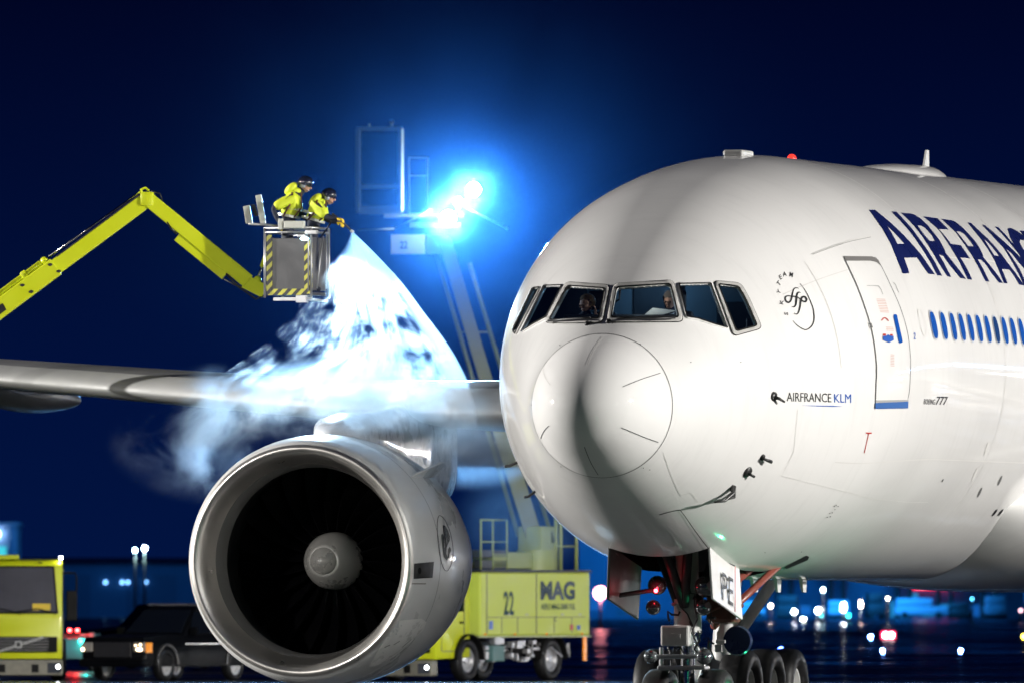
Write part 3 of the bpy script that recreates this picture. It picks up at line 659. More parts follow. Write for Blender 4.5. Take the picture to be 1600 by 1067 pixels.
# ------------------------------------------------------------------ engines
EP, ES, EH = 9.6, 18.58, 2.69
def engine(sg):
    O = Vector((sg*EP, ES, EH)); n = 96
    nc = MB(); prof = [(.045, 1.80), (.09, 1.835), (.17, 1.87), (.30, 1.90), (.6, 1.94), (1.0, 1.965), (1.6, 1.975), (2.3, 1.925), (3.0, 1.84), (3.7, 1.69), (4.4, 1.51), (4.9, 1.38), (4.88, 1.30), (4.3, 1.30)]
    nc.lathe(prof, O, n=n); e_ = nc.build('engine_nacelle', NACW, air, 50)
    lp = MB()
    lip = [(.046, 1.803), (.03, 1.79), (.01, 1.77), (0, 1.735), (.02, 1.695), (.07, 1.655), (.16, 1.605), (.28, 1.555), (.42, 1.51)]
    lp.lathe(lip, O, n=n); lp.build('inlet_lip', LIP, e_, True)
    lb = MB(); lb.lathe([(.42, 1.51), (.55, 1.48), (.72, 1.46), (.85, 1.455)], O, n=n); lb.build('inlet_barrel', mat('grey_inlet_liner', (.16, .155, .15), .4, var=.1), e_, True)
    l2 = MB(); l2.lathe([(.85, 1.455), (1.6, 1.58), (3.2, 1.55), (3.2, 0)], O, n=n); l2.build('fan_duct', mat('black_fan_duct', (.006, .006, .007), .5), e_, True)
    sp_ = MB(); sp_.lathe([(.98, 0), (1.0, .03), (1.07, .10), (1.15, .17), (1.20, .205), (1.23, .215), (1.235, .235), (1.27, .262), (1.40, .345), (1.55, .41), (1.70, .445), (1.9, .455)], O, n=48); sp_.build('spinner', mat('worn_grey_spinner', (.72, .70, .66), .30, metal=.4, var=.08, scale=2, coat=.4), e_, 40)
    fb = MB(); rings = []
    for j in range(7):
        r = .475+(1.56-.475)*j/6; tw = R(25+42*j/6); ch = .30+.16*math.sin(math.pi*j/6*.8); sw = .18*(j/6)**2
        c = Vector((0, math.cos(tw), 0))*ch/2+Vector((math.sin(tw), 0, 0))*ch/2; nn = Vector((math.cos(tw), -math.sin(tw), 0))*.012
        o_ = Vector((sw, 1.85, r)); rings.append([o_-c-nn, o_-c+nn, o_+nn*2, o_+c+nn, o_+c-nn, o_-nn*2])
    fb.loft(rings); b0 = fb.build('fan_blade', mat('dark_carbon_blade', (.002, .002, .0025), .4, spec=.06), e_, 50)
    for v in b0.data.vertices: pass
    b0.location = O
    for k in range(1, 22):
        c = b0.copy(); link(c); c.parent = e_; c.rotation_euler = (0, 2*math.pi*k/22, 0)
    # pylon, strake, exhaust
    py = MB(); rings = []
    for s, hw, zb_, zt_ in ((1.55, .05, 1.80, 2.03), (1.75, .30, 1.75, 2.14), (2.1, .42, 1.7, 2.26), (2.7, .46, 1.6, 2.33), (3.6, .40, 1.4, 2.33), (4.8, .34, 1.1, 2.42), (6.2, .30, .9, 2.6), (8.0, .25, 1.0, 2.6)):
        rings.append([O+Vector((hw*math.copysign(abs(math.cos(a))**.7, math.cos(a)), s, (zb_+zt_)/2+(zt_-zb_)/2*math.copysign(abs(math.sin(a))**.7, math.sin(a)))) for a in [2*math.pi*j/24 for j in range(24)]])
    py.loft(rings); py.build('pylon', mat('pylon_paint', (.55, .56, .58), .28, coat=.5), e_, True)
    ex = MB(); ex.lathe([(4.3, 1.2), (5.6, .95), (6.3, .8), (6.3, .7), (5, .7)], O, n=40); ex.lathe([(5.6, .45), (6.6, .3), (7.3, .02)], O, n=30); ex.build('exhaust_nozzle', STEEL, e_, True)
    for a in (48,):
        aa = R(a)*(-sg); d = Vector((math.sin(aa), 0, math.cos(aa))); q = [O+d*(1.955)+Vector((0, 1.0, 0)), O+d*2.30+Vector((0, 1.95, 0)), O+d*2.30+Vector((0, 2.25, 0)), O+d*1.96+Vector((0, 2.3, 0))]
        t_ = Vector((math.cos(aa), 0, -math.sin(aa)))*.03; MB().prism([v-t_/2 for v in q], t_).build('strake', NACW, e_)
    MB().lathe([(0, 1.966), (.01, 1.9685), (.02, 1.966)], O+Vector((0, 1.0, 0)), n=n).build('cowl_seam', SEAM, e_, True)
    return e_
eng = engine(-1); engine(1)
EB = bvh_of(eng)
def z5(L): return [(280+x/2.498, 640+y/2.498) for x, y in L]
def est(name, bm2, m, off=.006, step=7): return stamp(name, bm2, m, eng, EB, off, step)
est('access_opening', poly2([z5([(916, 599), (993, 592), (988, 654), (914, 659)])]), mat('dark_opening', (.02, .02, .02), .5))
est('opening_port', poly2([[(655+2.6*math.cos(t), 891+5*math.sin(t)) for t in [2*math.pi*j/14 for j in range(14)]]]), GASK, .009)
def z3e(L): return [(660+x/7.62, 780+y/7.62) for x, y in L]
est('emblem_ring', stroke2(smooth_pts(z3e([(205, 192), (255, 230), (310, 340), (345, 470), (362, 620), (345, 750), (310, 830), (282, 848), (250, 820), (215, 720), (190, 560), (175, 400), (173, 280), (185, 210)]), 3, True), 1.1, True), BLACKP)
for i, pl in enumerate(([(238, 305), (265, 310), (300, 370), (325, 440), (322, 485), (300, 530), (285, 570), (280, 640), (300, 700), (295, 728), (275, 715), (250, 680), (262, 560), (262, 480), (245, 380)],
        [(222, 415), (240, 410), (252, 440), (256, 560), (262, 680), (245, 660), (232, 560), (222, 460)], [(315, 560), (330, 580), (335, 605), (318, 650), (312, 700), (292, 690), (298, 640), (300, 590)])):
    est('winged_seahorse_emblem', poly2([z3e(pl)]), BLACKP, .006+.002*i)
SEAMW = mat('pale_scratch', (.45, .45, .45), .5)
bmT = bmesh.new()
for a_, b_ in (((252, 330), (300, 480)), ((262, 330), (312, 460)), ((250, 350), (285, 520))): stroke2(z3e([a_, b_]), .35, bm=bmT)
est('wing_feather_lines', bmT, SEAMW, .013)
est('painted_reflection_patch', poly2([z5([(850, 822), (945, 813), (964, 828), (950, 858), (905, 905), (840, 960), (780, 992), (740, 1000), (780, 930)])]), mat('painted_reflection_white', (.82, .80, .77), .3, coat=.5))  # lit reflection on the cowl, painted as a pale patch
bmT = bmesh.new()
for a_, b_, w_ in (((905, 893), (868, 925), 1.6), ((885, 925), (860, 948), 2.0), ((800, 925), (822, 915), 2.2), ((835, 915), (860, 900), 1.6), ((950, 850), (905, 905), .5), ((905, 905), (790, 985), .5)): stroke2(z5([a_, b_]), w_*.6, bm=bmT)
est('patch_small_print', bmT, mat('grey_print', (.2, .19, .17), .5), .010)
est('small_placard', poly2([z5([(908, 675), (962, 675), (962, 680), (908, 680)])]), mat('grey_print', (.2, .19, .17), .5))
# ------------------------------------------------------------------ nose gear
NS = 5.9
def wheel(parent_r, r, wd_, o, ax=(1, 0, 0), rim=.52, name='wheel', rimm=None):
    """tyre with a child rim, in the parent's frame"""
    o = Vector(o); t = MB(); h = wd_/2
    t.lathe([(-h*.55, r*rim), (-h*.9, r*(rim+.08)), (-h, r*.78), (-h*.92, r*.9), (-h*.7, r*.975), (-h*.35, r), (h*.35, r), (h*.7, r*.975), (h*.92, r*.9), (h, r*.78), (h*.9, r*(rim+.08)), (h*.55, r*rim)], o, ax, 40, close=True)
    t_ = t.build(name, RUB, parent_r, 50)
    m = MB(); m.lathe([(-h*.5, 0), (-h*.5, r*rim*.3), (-h*.25, r*rim*.4), (-h*.2, r*rim*.8), (-h*.6, r*rim*.93), (-h*.62, r*rim*1.02), (h*.62, r*rim*1.02), (h*.6, r*rim*.93), (h*.2, r*rim*.8), (h*.25, r*rim*.4), (h*.5, r*rim*.3), (h*.5, 0)], o, ax, 32)
    axv = Vector(ax); u = Vector((0, 0, 1)); v = axv.cross(u)
    for k in range(8):
        a = k*math.pi/4
        for sgn in (-1, 1): m.ball(o+axv*sgn*h*.3+(u*math.cos(a)+v*math.sin(a))*r*rim*.6, r*.045, 1)
    m.build('rim', rimm or WPART, t_, 40)
    return t_
ng = MB(); ng.tube([(0, NS-.1, 3.9), (0, NS, 1.75)], [.17, .16], 24).tube([(0, NS, 2.1), (0, NS, 1.62)], .2, 24); gear = ng.build('nose_gear', WPART, air, 50)
MB().tube([(0, NS, 1.65), (0, NS, .6)], .105, 24).build('chrome_piston', CHROME, gear, 50)
MB().tube([(-.5, NS, .545), (.5, NS, .545)], .07, 16).build('axle', STEEL, gear, 50)
for sx in (-.41, .41): wheel(gear, .545, .40, (sx, NS, .545), name='tyre')
MB().box((-.30, NS-.42, 1.42), (.12, NS-.16, 1.72), .03).box((-.2, NS-.425, 1.52), (.0, NS-.415, 1.6)).build('light_bracket_box', WPART, gear)
MB().box((-.42, NS-.35, 1.24), (.32, NS-.1, 1.30), .02).box((-.36, NS-.38, 1.08), (.36, NS-.1, 1.14), .02).tube([(-.33, NS-.25, 1.1), (-.33, NS-.25, 1.4)], .03).tube([(.3, NS-.25, 1.1), (.3, NS-.25, 1.4)], .03).build('steering_collar', STEEL, gear)
for sx, z, r in ((-.46, 1.27, .10), (.34, 1.27, .12), (.36, 2.28, .16), (-.36, 2.3, .14), (.33, 1.98, .12), (-.42, 1.98, .11)):
    MB().ball((sx, NS-.36, z), r, 3, (1, .8, 1)).build('gear_lamp', mat('gear_lamp_glass', (.25, .27, .28), .08, metal=.8), gear, True)
MB().bar((0, NS+.15, 1.55), (.0, NS+.55, 1.15), .16, .06).bar((0, NS+.55, 1.15), (0, NS+.12, .75), .14, .06).build('torque_link', WPART, gear)
MB().tube([(.0, NS-.2, 2.0), (-.28, NS-.9, 3.3)], .07).tube([(.0, NS-.2, 2.0), (.28, NS-.9, 3.3)], .07).tube([(-.5, NS-.1, 3.0), (-.1, NS, 1.9)], .06).tube([(.5, NS-.1, 3.0), (.1, NS, 1.9)], .06).build('drag_brace', DARK, gear, True)
MB().tube([(.45, NS+.1, 2.1), (.5, NS+.9, 2.4), (.75, NS+1.6, 2.75)], .08).tube([(.3, NS+.3, 1.7), (.95, NS+1.6, 2.6)], .055).build('red_brown_brace', mat('red_brown_primer', (.20, .05, .035), .35, var=.3, scale=10), gear, True)
MB().box((.28, NS-.05, 1.75), (.72, NS+.35, 2.2), .06).tube([(.3, NS-.1, 1.9), (.6, NS-.05, 2.05), (.8, NS+.1, 2.0)], .03).build('hydraulic_block', mat('brown_hydraulics', (.13, .055, .04), .35, var=.4, scale=9), gear)
MB().tube([(.55, NS+.1, 1.3), (.55, NS+.1, 1.42), (.55, NS+.1, 1.45), (.55, NS+.1, 1.62), (.55, NS+.1, 1.66), (.55, NS+.1, 1.8)], [.06, .14, .14, .14, .11, .08], 18).build('accumulator', WPART, gear, 50)
MB().lathe([(0, 0), (0, .06), (.02, .1), (.02, .2), (.1, .22), (.16, .2), (.16, 0)], (.8, NS-.1, 1.5), (0, -1, 0), 24).build('tow_fitting_disc', mat('dark_blue_disc', (.01, .02, .06), .3), gear, 50)
hs = MB(); r2 = random.Random(3)
for k in range(16):
    x0 = r2.uniform(-.25, .55); z0 = r2.uniform(1.35, 2.4); q = [Vector((x0, NS-.22, z0))]
    for j in range(5): q.append(q[-1]+Vector((r2.uniform(-.1, .1), r2.uniform(-.05, .05), r2.uniform(-.22, .05))))
    hs.tube([tuple(v) for v in q], r2.uniform(.008, .018), 6)
hs.build('hydraulic_hoses', DARK, gear, True)
for k in range(9):
    x0, z0, y0 = r2.uniform(-.3, .6), r2.uniform(1.3, 2.2), NS-.2+r2.uniform(-.1, .2)
    MB().box((x0, y0, z0), (x0+r2.uniform(.05, .16), y0+.1, z0+r2.uniform(.04, .14)), .01).build('valve_block', (STEEL, WPART, DARK)[k % 3], gear)
MB().ball((-.33, NS-.55, 2.22), .03, 2).build('red_position_lamp', emitter('red_lamp_glow', (1, .03, .05), 40), gear)
# wheel bay and doors
bay = MB()
bay.box((-.78, 4.28, 2.9), (-.74, 7.4, 4.2)).box((.74, 4.28, 2.9), (.78, 7.4, 4.2)).box((-.74, 7.3, 2.5), (.74, 7.36, 4.2)).box((-.78, 4.28, 4.18), (.78, 7.36, 4.22)).box((-.74, 4.28, 2.9), (.74, 4.32, 4.18))
bay.build('wheel_bay', DARK, air)
bx = MB()
for k in range(22):
    x0, y0, z0 = r2.uniform(-.7, .6), r2.uniform(4.6, 6.8), r2.uniform(2.7, 3.9); bx.box((x0, y0, z0), (x0+r2.uniform(.04, .2), y0+.2, z0+r2.uniform(.04, .3)))
for k in range(10):
    x0 = r2.uniform(-.7, .7); bx.tube([(x0, 4.9, 4.1), (x0+r2.uniform(-.1, .1), 5.2, 3.4), (x0+r2.uniform(-.2, .2), 5.5, 2.8)], .02, 6)
bx.build('bay_equipment', DARK, air)
def gdoor(sg):
    q = [(sg*.76, 4.30, 2.87), (sg*.75, 5.99, 2.56), (sg*.80, 5.99, 1.80), (sg*.80, 4.34, 2.10)]
    return MB().prism(q, (sg*-.04, 0, 0), .012).build('gear_door', WHITE if sg > 0 else mat('door_inner_face', (.09, .09, .09), .5, var=.2), air)
gd = gdoor(1); gd2 = gdoor(-1)
gd['label'] = 'white gear door with registration letters'
# lettering on the outer face of the port door, seen slightly from ahead
tb = text2('PE', lambda u, v: (u, v), .62, .0)
mn = min(v.co.x for v in tb.verts); mx_ = max(v.co.x for v in tb.verts)
for v in tb.verts:
    u = (v.co.x-mn)/(mx_-mn); s_ = 4.80+.62*u; f_ = v.co.y/.45; zc = 2.80-.166*(s_-4.3); v.co = Vector((.795+.0, s_, zc-.62+.42*f_+.0))
me = bpy.data.meshes.new('registration_letters'); tb.to_mesh(me); tb.free(); me.materials.append(BLACKP); o = bpy.data.objects.new('registration_letters', me); link(o); o.parent = gd; o.location.x = .012
MB().box((.803, 5.52, 1.92), (.808, 5.545, 2.58)).build('red_line', RED, gd)
MB().tube([(-.78, 4.9, 2.15), (-.3, 5.6, 2.25)], .035).build('door_rod', DARK, gd2)
# main gear (starboard shows under the belly; port is its mirror)
for sg in (-1, 1):
    ms = 28.6; mg = MB().tube([(sg*5.2, ms, 4.4), (sg*5.5, ms, .7)], .2, 20).tube([(sg*5.2, ms+.1, 1.6), (sg*3.6, ms+.3, 4.0)], .1).build('main_gear', WPART, air, 50)
    MB().tube([(sg*5.5, ms-1.5, .635), (sg*5.5, ms+1.5, .635)], .14, 16).build('bogie_beam', STEEL, mg, 50)
    for ds in (-1.46, 0, 1.46):
        for dx in (-.7, .7): wheel(mg, .66, .5, (sg*5.5+dx, ms+ds, .635), name='tyre')
# ================================================================== GROUND AND FAR APRON
def tarmac():
    m = bpy.data.materials.new('wet_tarmac'); m.use_nodes = True; t = m.node_tree; b = t.nodes['Principled BSDF']
    tcn = t.nodes.new('ShaderNodeTexCoord')
    n1 = t.nodes.new('ShaderNodeTexNoise'); n1.inputs['Scale'].default_value = .08; n1.inputs['Detail'].default_value = 8
    n2 = t.nodes.new('ShaderNodeTexNoise'); n2.inputs['Scale'].default_value = 2.5; n2.inputs['Detail'].default_value = 6
    for n in (n1, n2): t.links.new(tcn.outputs['Object'], n.inputs['Vector'])
    cr = t.nodes.new('ShaderNodeValToRGB'); t.links.new(n1.outputs[0], cr.inputs[0])
    cr.color_ramp.elements[0].color = (.018, .02, .024, 1); cr.color_ramp.elements[1].color = (.05, .052, .056, 1)
    t.links.new(cr.outputs[0], b.inputs['Base Color'])
    mr = t.nodes.new('ShaderNodeMapRange'); mr.inputs[1].default_value = .4; mr.inputs[2].default_value = .65; mr.inputs[3].default_value = .10; mr.inputs[4].default_value = .42
    t.links.new(n1.outputs[0], mr.inputs[0]); t.links.new(mr.outputs[0], b.inputs['Roughness'])
    bp = t.nodes.new('ShaderNodeBump'); bp.inputs['Strength'].default_value = .35; bp.inputs['Distance'].default_value = .02
    t.links.new(n2.outputs[0], bp.inputs['Height']); t.links.new(bp.outputs[0], b.inputs['Normal'])
    return m
bm = bmesh.new(); bmesh.ops.create_grid(bm, x_segments=60, y_segments=60, size=3500)
for v in bm.verts: v.co.y += 3000
me = bpy.data.meshes.new('tarmac'); bm.to_mesh(me); bm.free(); me.materials.append(tarmac())
o = bpy.data.objects.new('ground', me); link(o); o['kind'] = 'structure'
pl = MB()
for y0 in (420, 520, 660, 900): pl.box((-400, y0, .0), (500, y0+.5, .004))
o = pl.build('painted_apron_line', mat('yellow_line_paint', (.35, .28, .03), .5, var=.3)); o['kind'] = 'structure'
BW = mat('apron_building_wall', (.10, .22, .34), .6, var=.3, scale=.15)
BW2 = mat('grey_building_wall', (.42, .42, .50), .6, var=.1, scale=.3)
def lit(k, c, name): return mat(name, (.02, .02, .03), .3, emit=k, ecol=c)
L_BLUE = lit(.55, (.01, .18, .75), 'blue_lit_window'); L_CY = lit(.7, (.02, .32, .75), 'cyan_lit_window')
# long dark hangar on the left
Zh = 1400.
a = at(-500, 0, Zh).x; b_ = at(810, 0, Zh).x
hg = thing('hangar', 'long low dark hangar on the horizon left of the engine', 'hangar', ((a+b_)/2, Zh, 0)); hw = (b_-a)/2
MB().box((-hw, 0, 0), (hw, 60, 5.4)).build('wall', mat('hangar_cladding', (.05, .14, .25), .5, var=.25, scale=.08), hg)
MB().prism([(-hw, -1, 5.41), (-hw, 61, 5.41), (-hw, 30, 6.0)], (2*hw, 0, 0)).build('roof', mat('hangar_roof', (.03, .08, .16), .5), hg)
for k in range(14): MB().box((-hw+10+k*8.6, -.12, 0), (-hw+15+k*8.6, -.02, 4.2)).build('hangar_door', mat('hangar_door_paint', (.035, .10, .19), .4, var=.2), hg)
for x in (165, 191, 200, 228): 
    p = at(x, 909, Zh); MB().ball((p.x-hg.location.x, -.4, p.z), .16, 2).build('wall_lamp', emitter('dim_blue_lamp', (.2, .5, 1), 6), hg)
# pale building corner, upper left
tw = thing('terminal_tower', 'pale lilac building with a cyan lit window behind the left truck', 'building', (at(-40, 0, Zh-40).x, Zh-40, 0))
hx = at(26, 0, Zh-40).x-tw.location.x
MB().box((-6, 0, 0), (hx, 12, 8.9)).build('wall', BW2, tw)
MB().box((-6, -.3, 8.92), (hx+.2, 12.3, 9.2)).build('parapet', BW2, tw)
MB().box((hx-2.6, -.06, 5.6), (hx-1.0, 0.0, 6.9)).build('window', lit(1.2, (.05, .55, .65), 'teal_lit_window'), tw)
MB().box((hx-5.5, -.06, 5.6), (hx-3.0, 0.0, 6.9)).build('window', lit(1.2, (.05, .55, .65), 'teal_lit_window'), tw)
MB().ball((hx-1.9, -.4, 8.1), .3, 2).build('wall_lamp', emitter('blue_white_lamp', (.35, .65, 1), 25), tw)
MB().box((hx-.7, -.15, 0), (hx-.3, 0, 8.9)).build('pilaster', BW, tw)
# blue lit terminal on the right
Zt = 1340.
a = at(905, 0, Zt).x; b_ = at(1800, 0, Zt).x
tm = thing('terminal', 'long blue lit terminal along the horizon under the fuselage', 'terminal', (a, Zt, 0)); LW = b_-a
MB().box((0, 0, 0), (LW, 30, 9.5)).build('wall', BW, tm)
MB().box((-1, -1.5, 9.52), (LW+1, 31, 10.2)).build('roof', mat('hangar_roof', (.03, .08, .16), .5), tm)
r3 = random.Random(11); x = 1.0
while x < LW-3:
    wd_ = r3.uniform(.4, 2.6); z0 = r3.uniform(.05, 1.3); z1 = z0+r3.uniform(.4, 2.0)
    k = r3.random()
    if k < .8: MB().box((x, -.08, z0), (x+wd_, -.02, z1)).build('window', lit(r3.choice((.35, .6)), (.004, .10+.1*r3.random(), .55), 'lit_window_%d' % 0) if False else (L_BLUE if k < .5 else lit(.35, (.004, .13, .5), 'dim_blue_window') if k < .68 else L_CY), tm)
    x += wd_+r3.uniform(.3, 2.2)
MB().box((at(1426, 0, Zt).x-a, -.5, 2.75), (at(1492, 0, Zt).x-a, -.3, 3.3)).build('red_white_sign_board', lit(3.5, (1, .02, .05), 'red_sign_light'), tm)
MB().box((at(1433, 0, Zt).x-a, -.6, 2.9), (at(1446, 0, Zt).x-a, -.51, 3.25)).build('sign_lamp', emitter('white_sign_light', (1, .9, .95), 8), tm)
lamp('AREA', 'terminal_fill_light', (at(1250, 0, Zt).x, Zt-25, 12), 14000, (.02, .33, 1), 30, (at(1250, 0, Zt).x, Zt, 0))  # added fill lamp that turns the terminal front blue
lamp('AREA', 'hangar_fill_light', (at(230, 0, Zh).x, Zh-60, 25), 6000, (.04, .34, 1), 30, (at(230, 0, Zh).x, Zh, 0))  # added fill lamp that lifts the hangar wall
# small lamps, each on its post
def lamp_post(x, y, Z, r, col, k, label, name='apron_lamp', cat='lamp', group=None, shape=(1, 1, 1)):
    r *= .60 if Z > 950 else .85
    p = at(x, y, Z); t = thing(name, label, cat, (p.x, Z, 0), group=group)
    if p.z > .5: MB().tube([(0, 0, 0), (0, 0, p.z-r)], [.10, .06], 8).build('post', STEEL, t, True)
    else: MB().lathe([(0, 0), (0, .14), (p.z-r*.7, .09), (p.z-r*.7, 0)], (0, 0, 0), (0, 0, 1), 12).build('base', DARK, t)
    MB().ball((0, 0, max(p.z, r+.02)), r, 2, shape).build('lens', emitter('lamp_%.2f_%.2f_%.2f_%d' % (*col, k), col, k), t, True)
    return t
WB = (.75, .9, 1)
lamp_post(211, 859, 1000, .18, (.55, .95, 1), 70, 'smaller and lower of the twin floodlights above the hangar', 'floodlight_mast', 'floodlight', 'distant pair of floodlights')
lamp_post(226, 856, 1000, .25, (.6, .95, 1), 80, 'larger and higher of the twin floodlights above the hangar', 'floodlight_mast', 'floodlight', 'distant pair of floodlights')
G = 'bright lamps in front of the terminal'
lamp_post(1204, 946, 1100, .17, (1, .85, .75), 60, 'small pinkish white lamp just right of the nose gear', group=G)
lamp_post(1241, 955, 1100, .26, (.85, .9, 1), 60, 'upper lamp of the close white pair right of the nose gear', group=G)
lamp_post(1255, 966.5, 1100, .20, (.8, .95, 1), 60, 'lower flattened lamp touching the ground beside the white pair', group=G, shape=(1.4, 1, .8))
lamp_post(1278, 953, 1100, .30, (.85, .95, 1), 70, 'round white lamp left of the tallest elongated lamp', group=G)
lamp_post(1318, 948, 1100, .32, (.9, .97, 1), 90, 'largest white lamp in front of the terminal, drop shaped', group=G, shape=(.9, 1, 1.7))
lamp_post(1326, 961, 1100, .16, (.02, .7, .75), 30, 'small teal lamp tucked beside the largest white lamp', group=G)
lamp_post(1284, 961, 1100, .12, (.02, .6, .7), 18, 'tiny teal lamp under the round white lamp', group=G)
lamp_post(1345, 944, 1100, .16, (1, .72, .6), 45, 'tall narrow pinkish lamp right of the largest lamp', group=G, shape=(1, 1, 3.4))
lamp_post(1387, 934.5, 1100, .14, (1, .95, .7), 35, 'small warm lamp above the red marker light', group=G)
lamp_post(1286, 921, 1100, .2, (.6, .95, 1), 45, 'cyan white lamp cut off by the belly of the airliner', group=G)
lamp_post(1519, 935, 1100, .10, (.1, .6, 1), 25, 'faint blue lamp high on the terminal front, right part', group=G)
lamp_post(1595, 953, 1100, .15, (1, .6, .7), 9, 'faint pink lamp at the right edge of the photo', group=G)
lamp_post(938, 926, 900, .50, (1, .30, .34), 22, 'large red glowing lamp between the tank truck and the nose gear', 'beacon_lamp', 'beacon')
GB = 'blue taxiway edge lights'
lamp_post(1360.5, 995, 700, .10, (.12, .3, 1), 260, 'blue taxiway light beside the red marker', 'taxiway_light', 'taxiway light', GB)
lamp_post(1379, 1018, 530, .075, (.12, .3, 1), 260, 'blue taxiway light just below the red marker', 'taxiway_light', 'taxiway light', GB)
lamp_post(1501, 1017, 530, .075, (.12, .3, 1), 260, 'blue taxiway light standing alone far right', 'taxiway_light', 'taxiway light', GB)
lamp_post(1220, 1013, 530, .06, (.05, .12, 1), 120, 'blue taxiway light half hidden behind the main wheels', 'taxiway_light', 'taxiway light', GB)
lamp_post(1600, 997, 700, .12, (1, .65, .05), 40, 'amber lamp at the right edge of the photo', 'amber_light', 'taxiway light')
rm = thing('runway_guard_light', 'red guard light with a twin bright centre beside blue taxiway lights', 'guard light', (at(1388, 0, 700).x, 700, 0))
zz = at(0, 991.5, 700).z
MB().box((-.36, 0, zz-.22), (.36, .2, zz+.2), .05).box((-.05, .05, 0.0), (.05, .15, zz-.2)).build('housing', lit(3.0, (1, .02, .1), 'red_guard_lens'), rm)
for sx in (-.15, .16): MB().ball((sx, -.03, zz), .12, 2).build('lamp', emitter('pink_white_lamp', (1, .75, .8), 40), rm, True)
for x, y, Z in ((1250, 0, 205), (1150, 0, 190), (1060, 0, 176)):
    t = thing('centreline_light', 'green centreline light in the tarmac '+{205: 'below the belly behind the nose gear', 190: 'ahead of the nose gear, middle one of the row', 176: 'farthest ahead of the airliner nose'}[Z], 'taxiway light', (at(x, 0, Z).x, Z, 0), group='green centreline lights')
    MB().lathe([(0, 0), (0, .15), (.02, .12), (.025, 0)], (0, 0, 0), (0, 0, 1), 20).build('housing', STEEL, t)
    MB().ball((0, 0, .03), .05, 2).build('lens', emitter('green_lens', (.02, 1, .4), 60), t, True)
    gl = lamp('POINT', 'green_lens_light', (t.location.x, Z, .12), 45, (.05, 1, .4), .05)
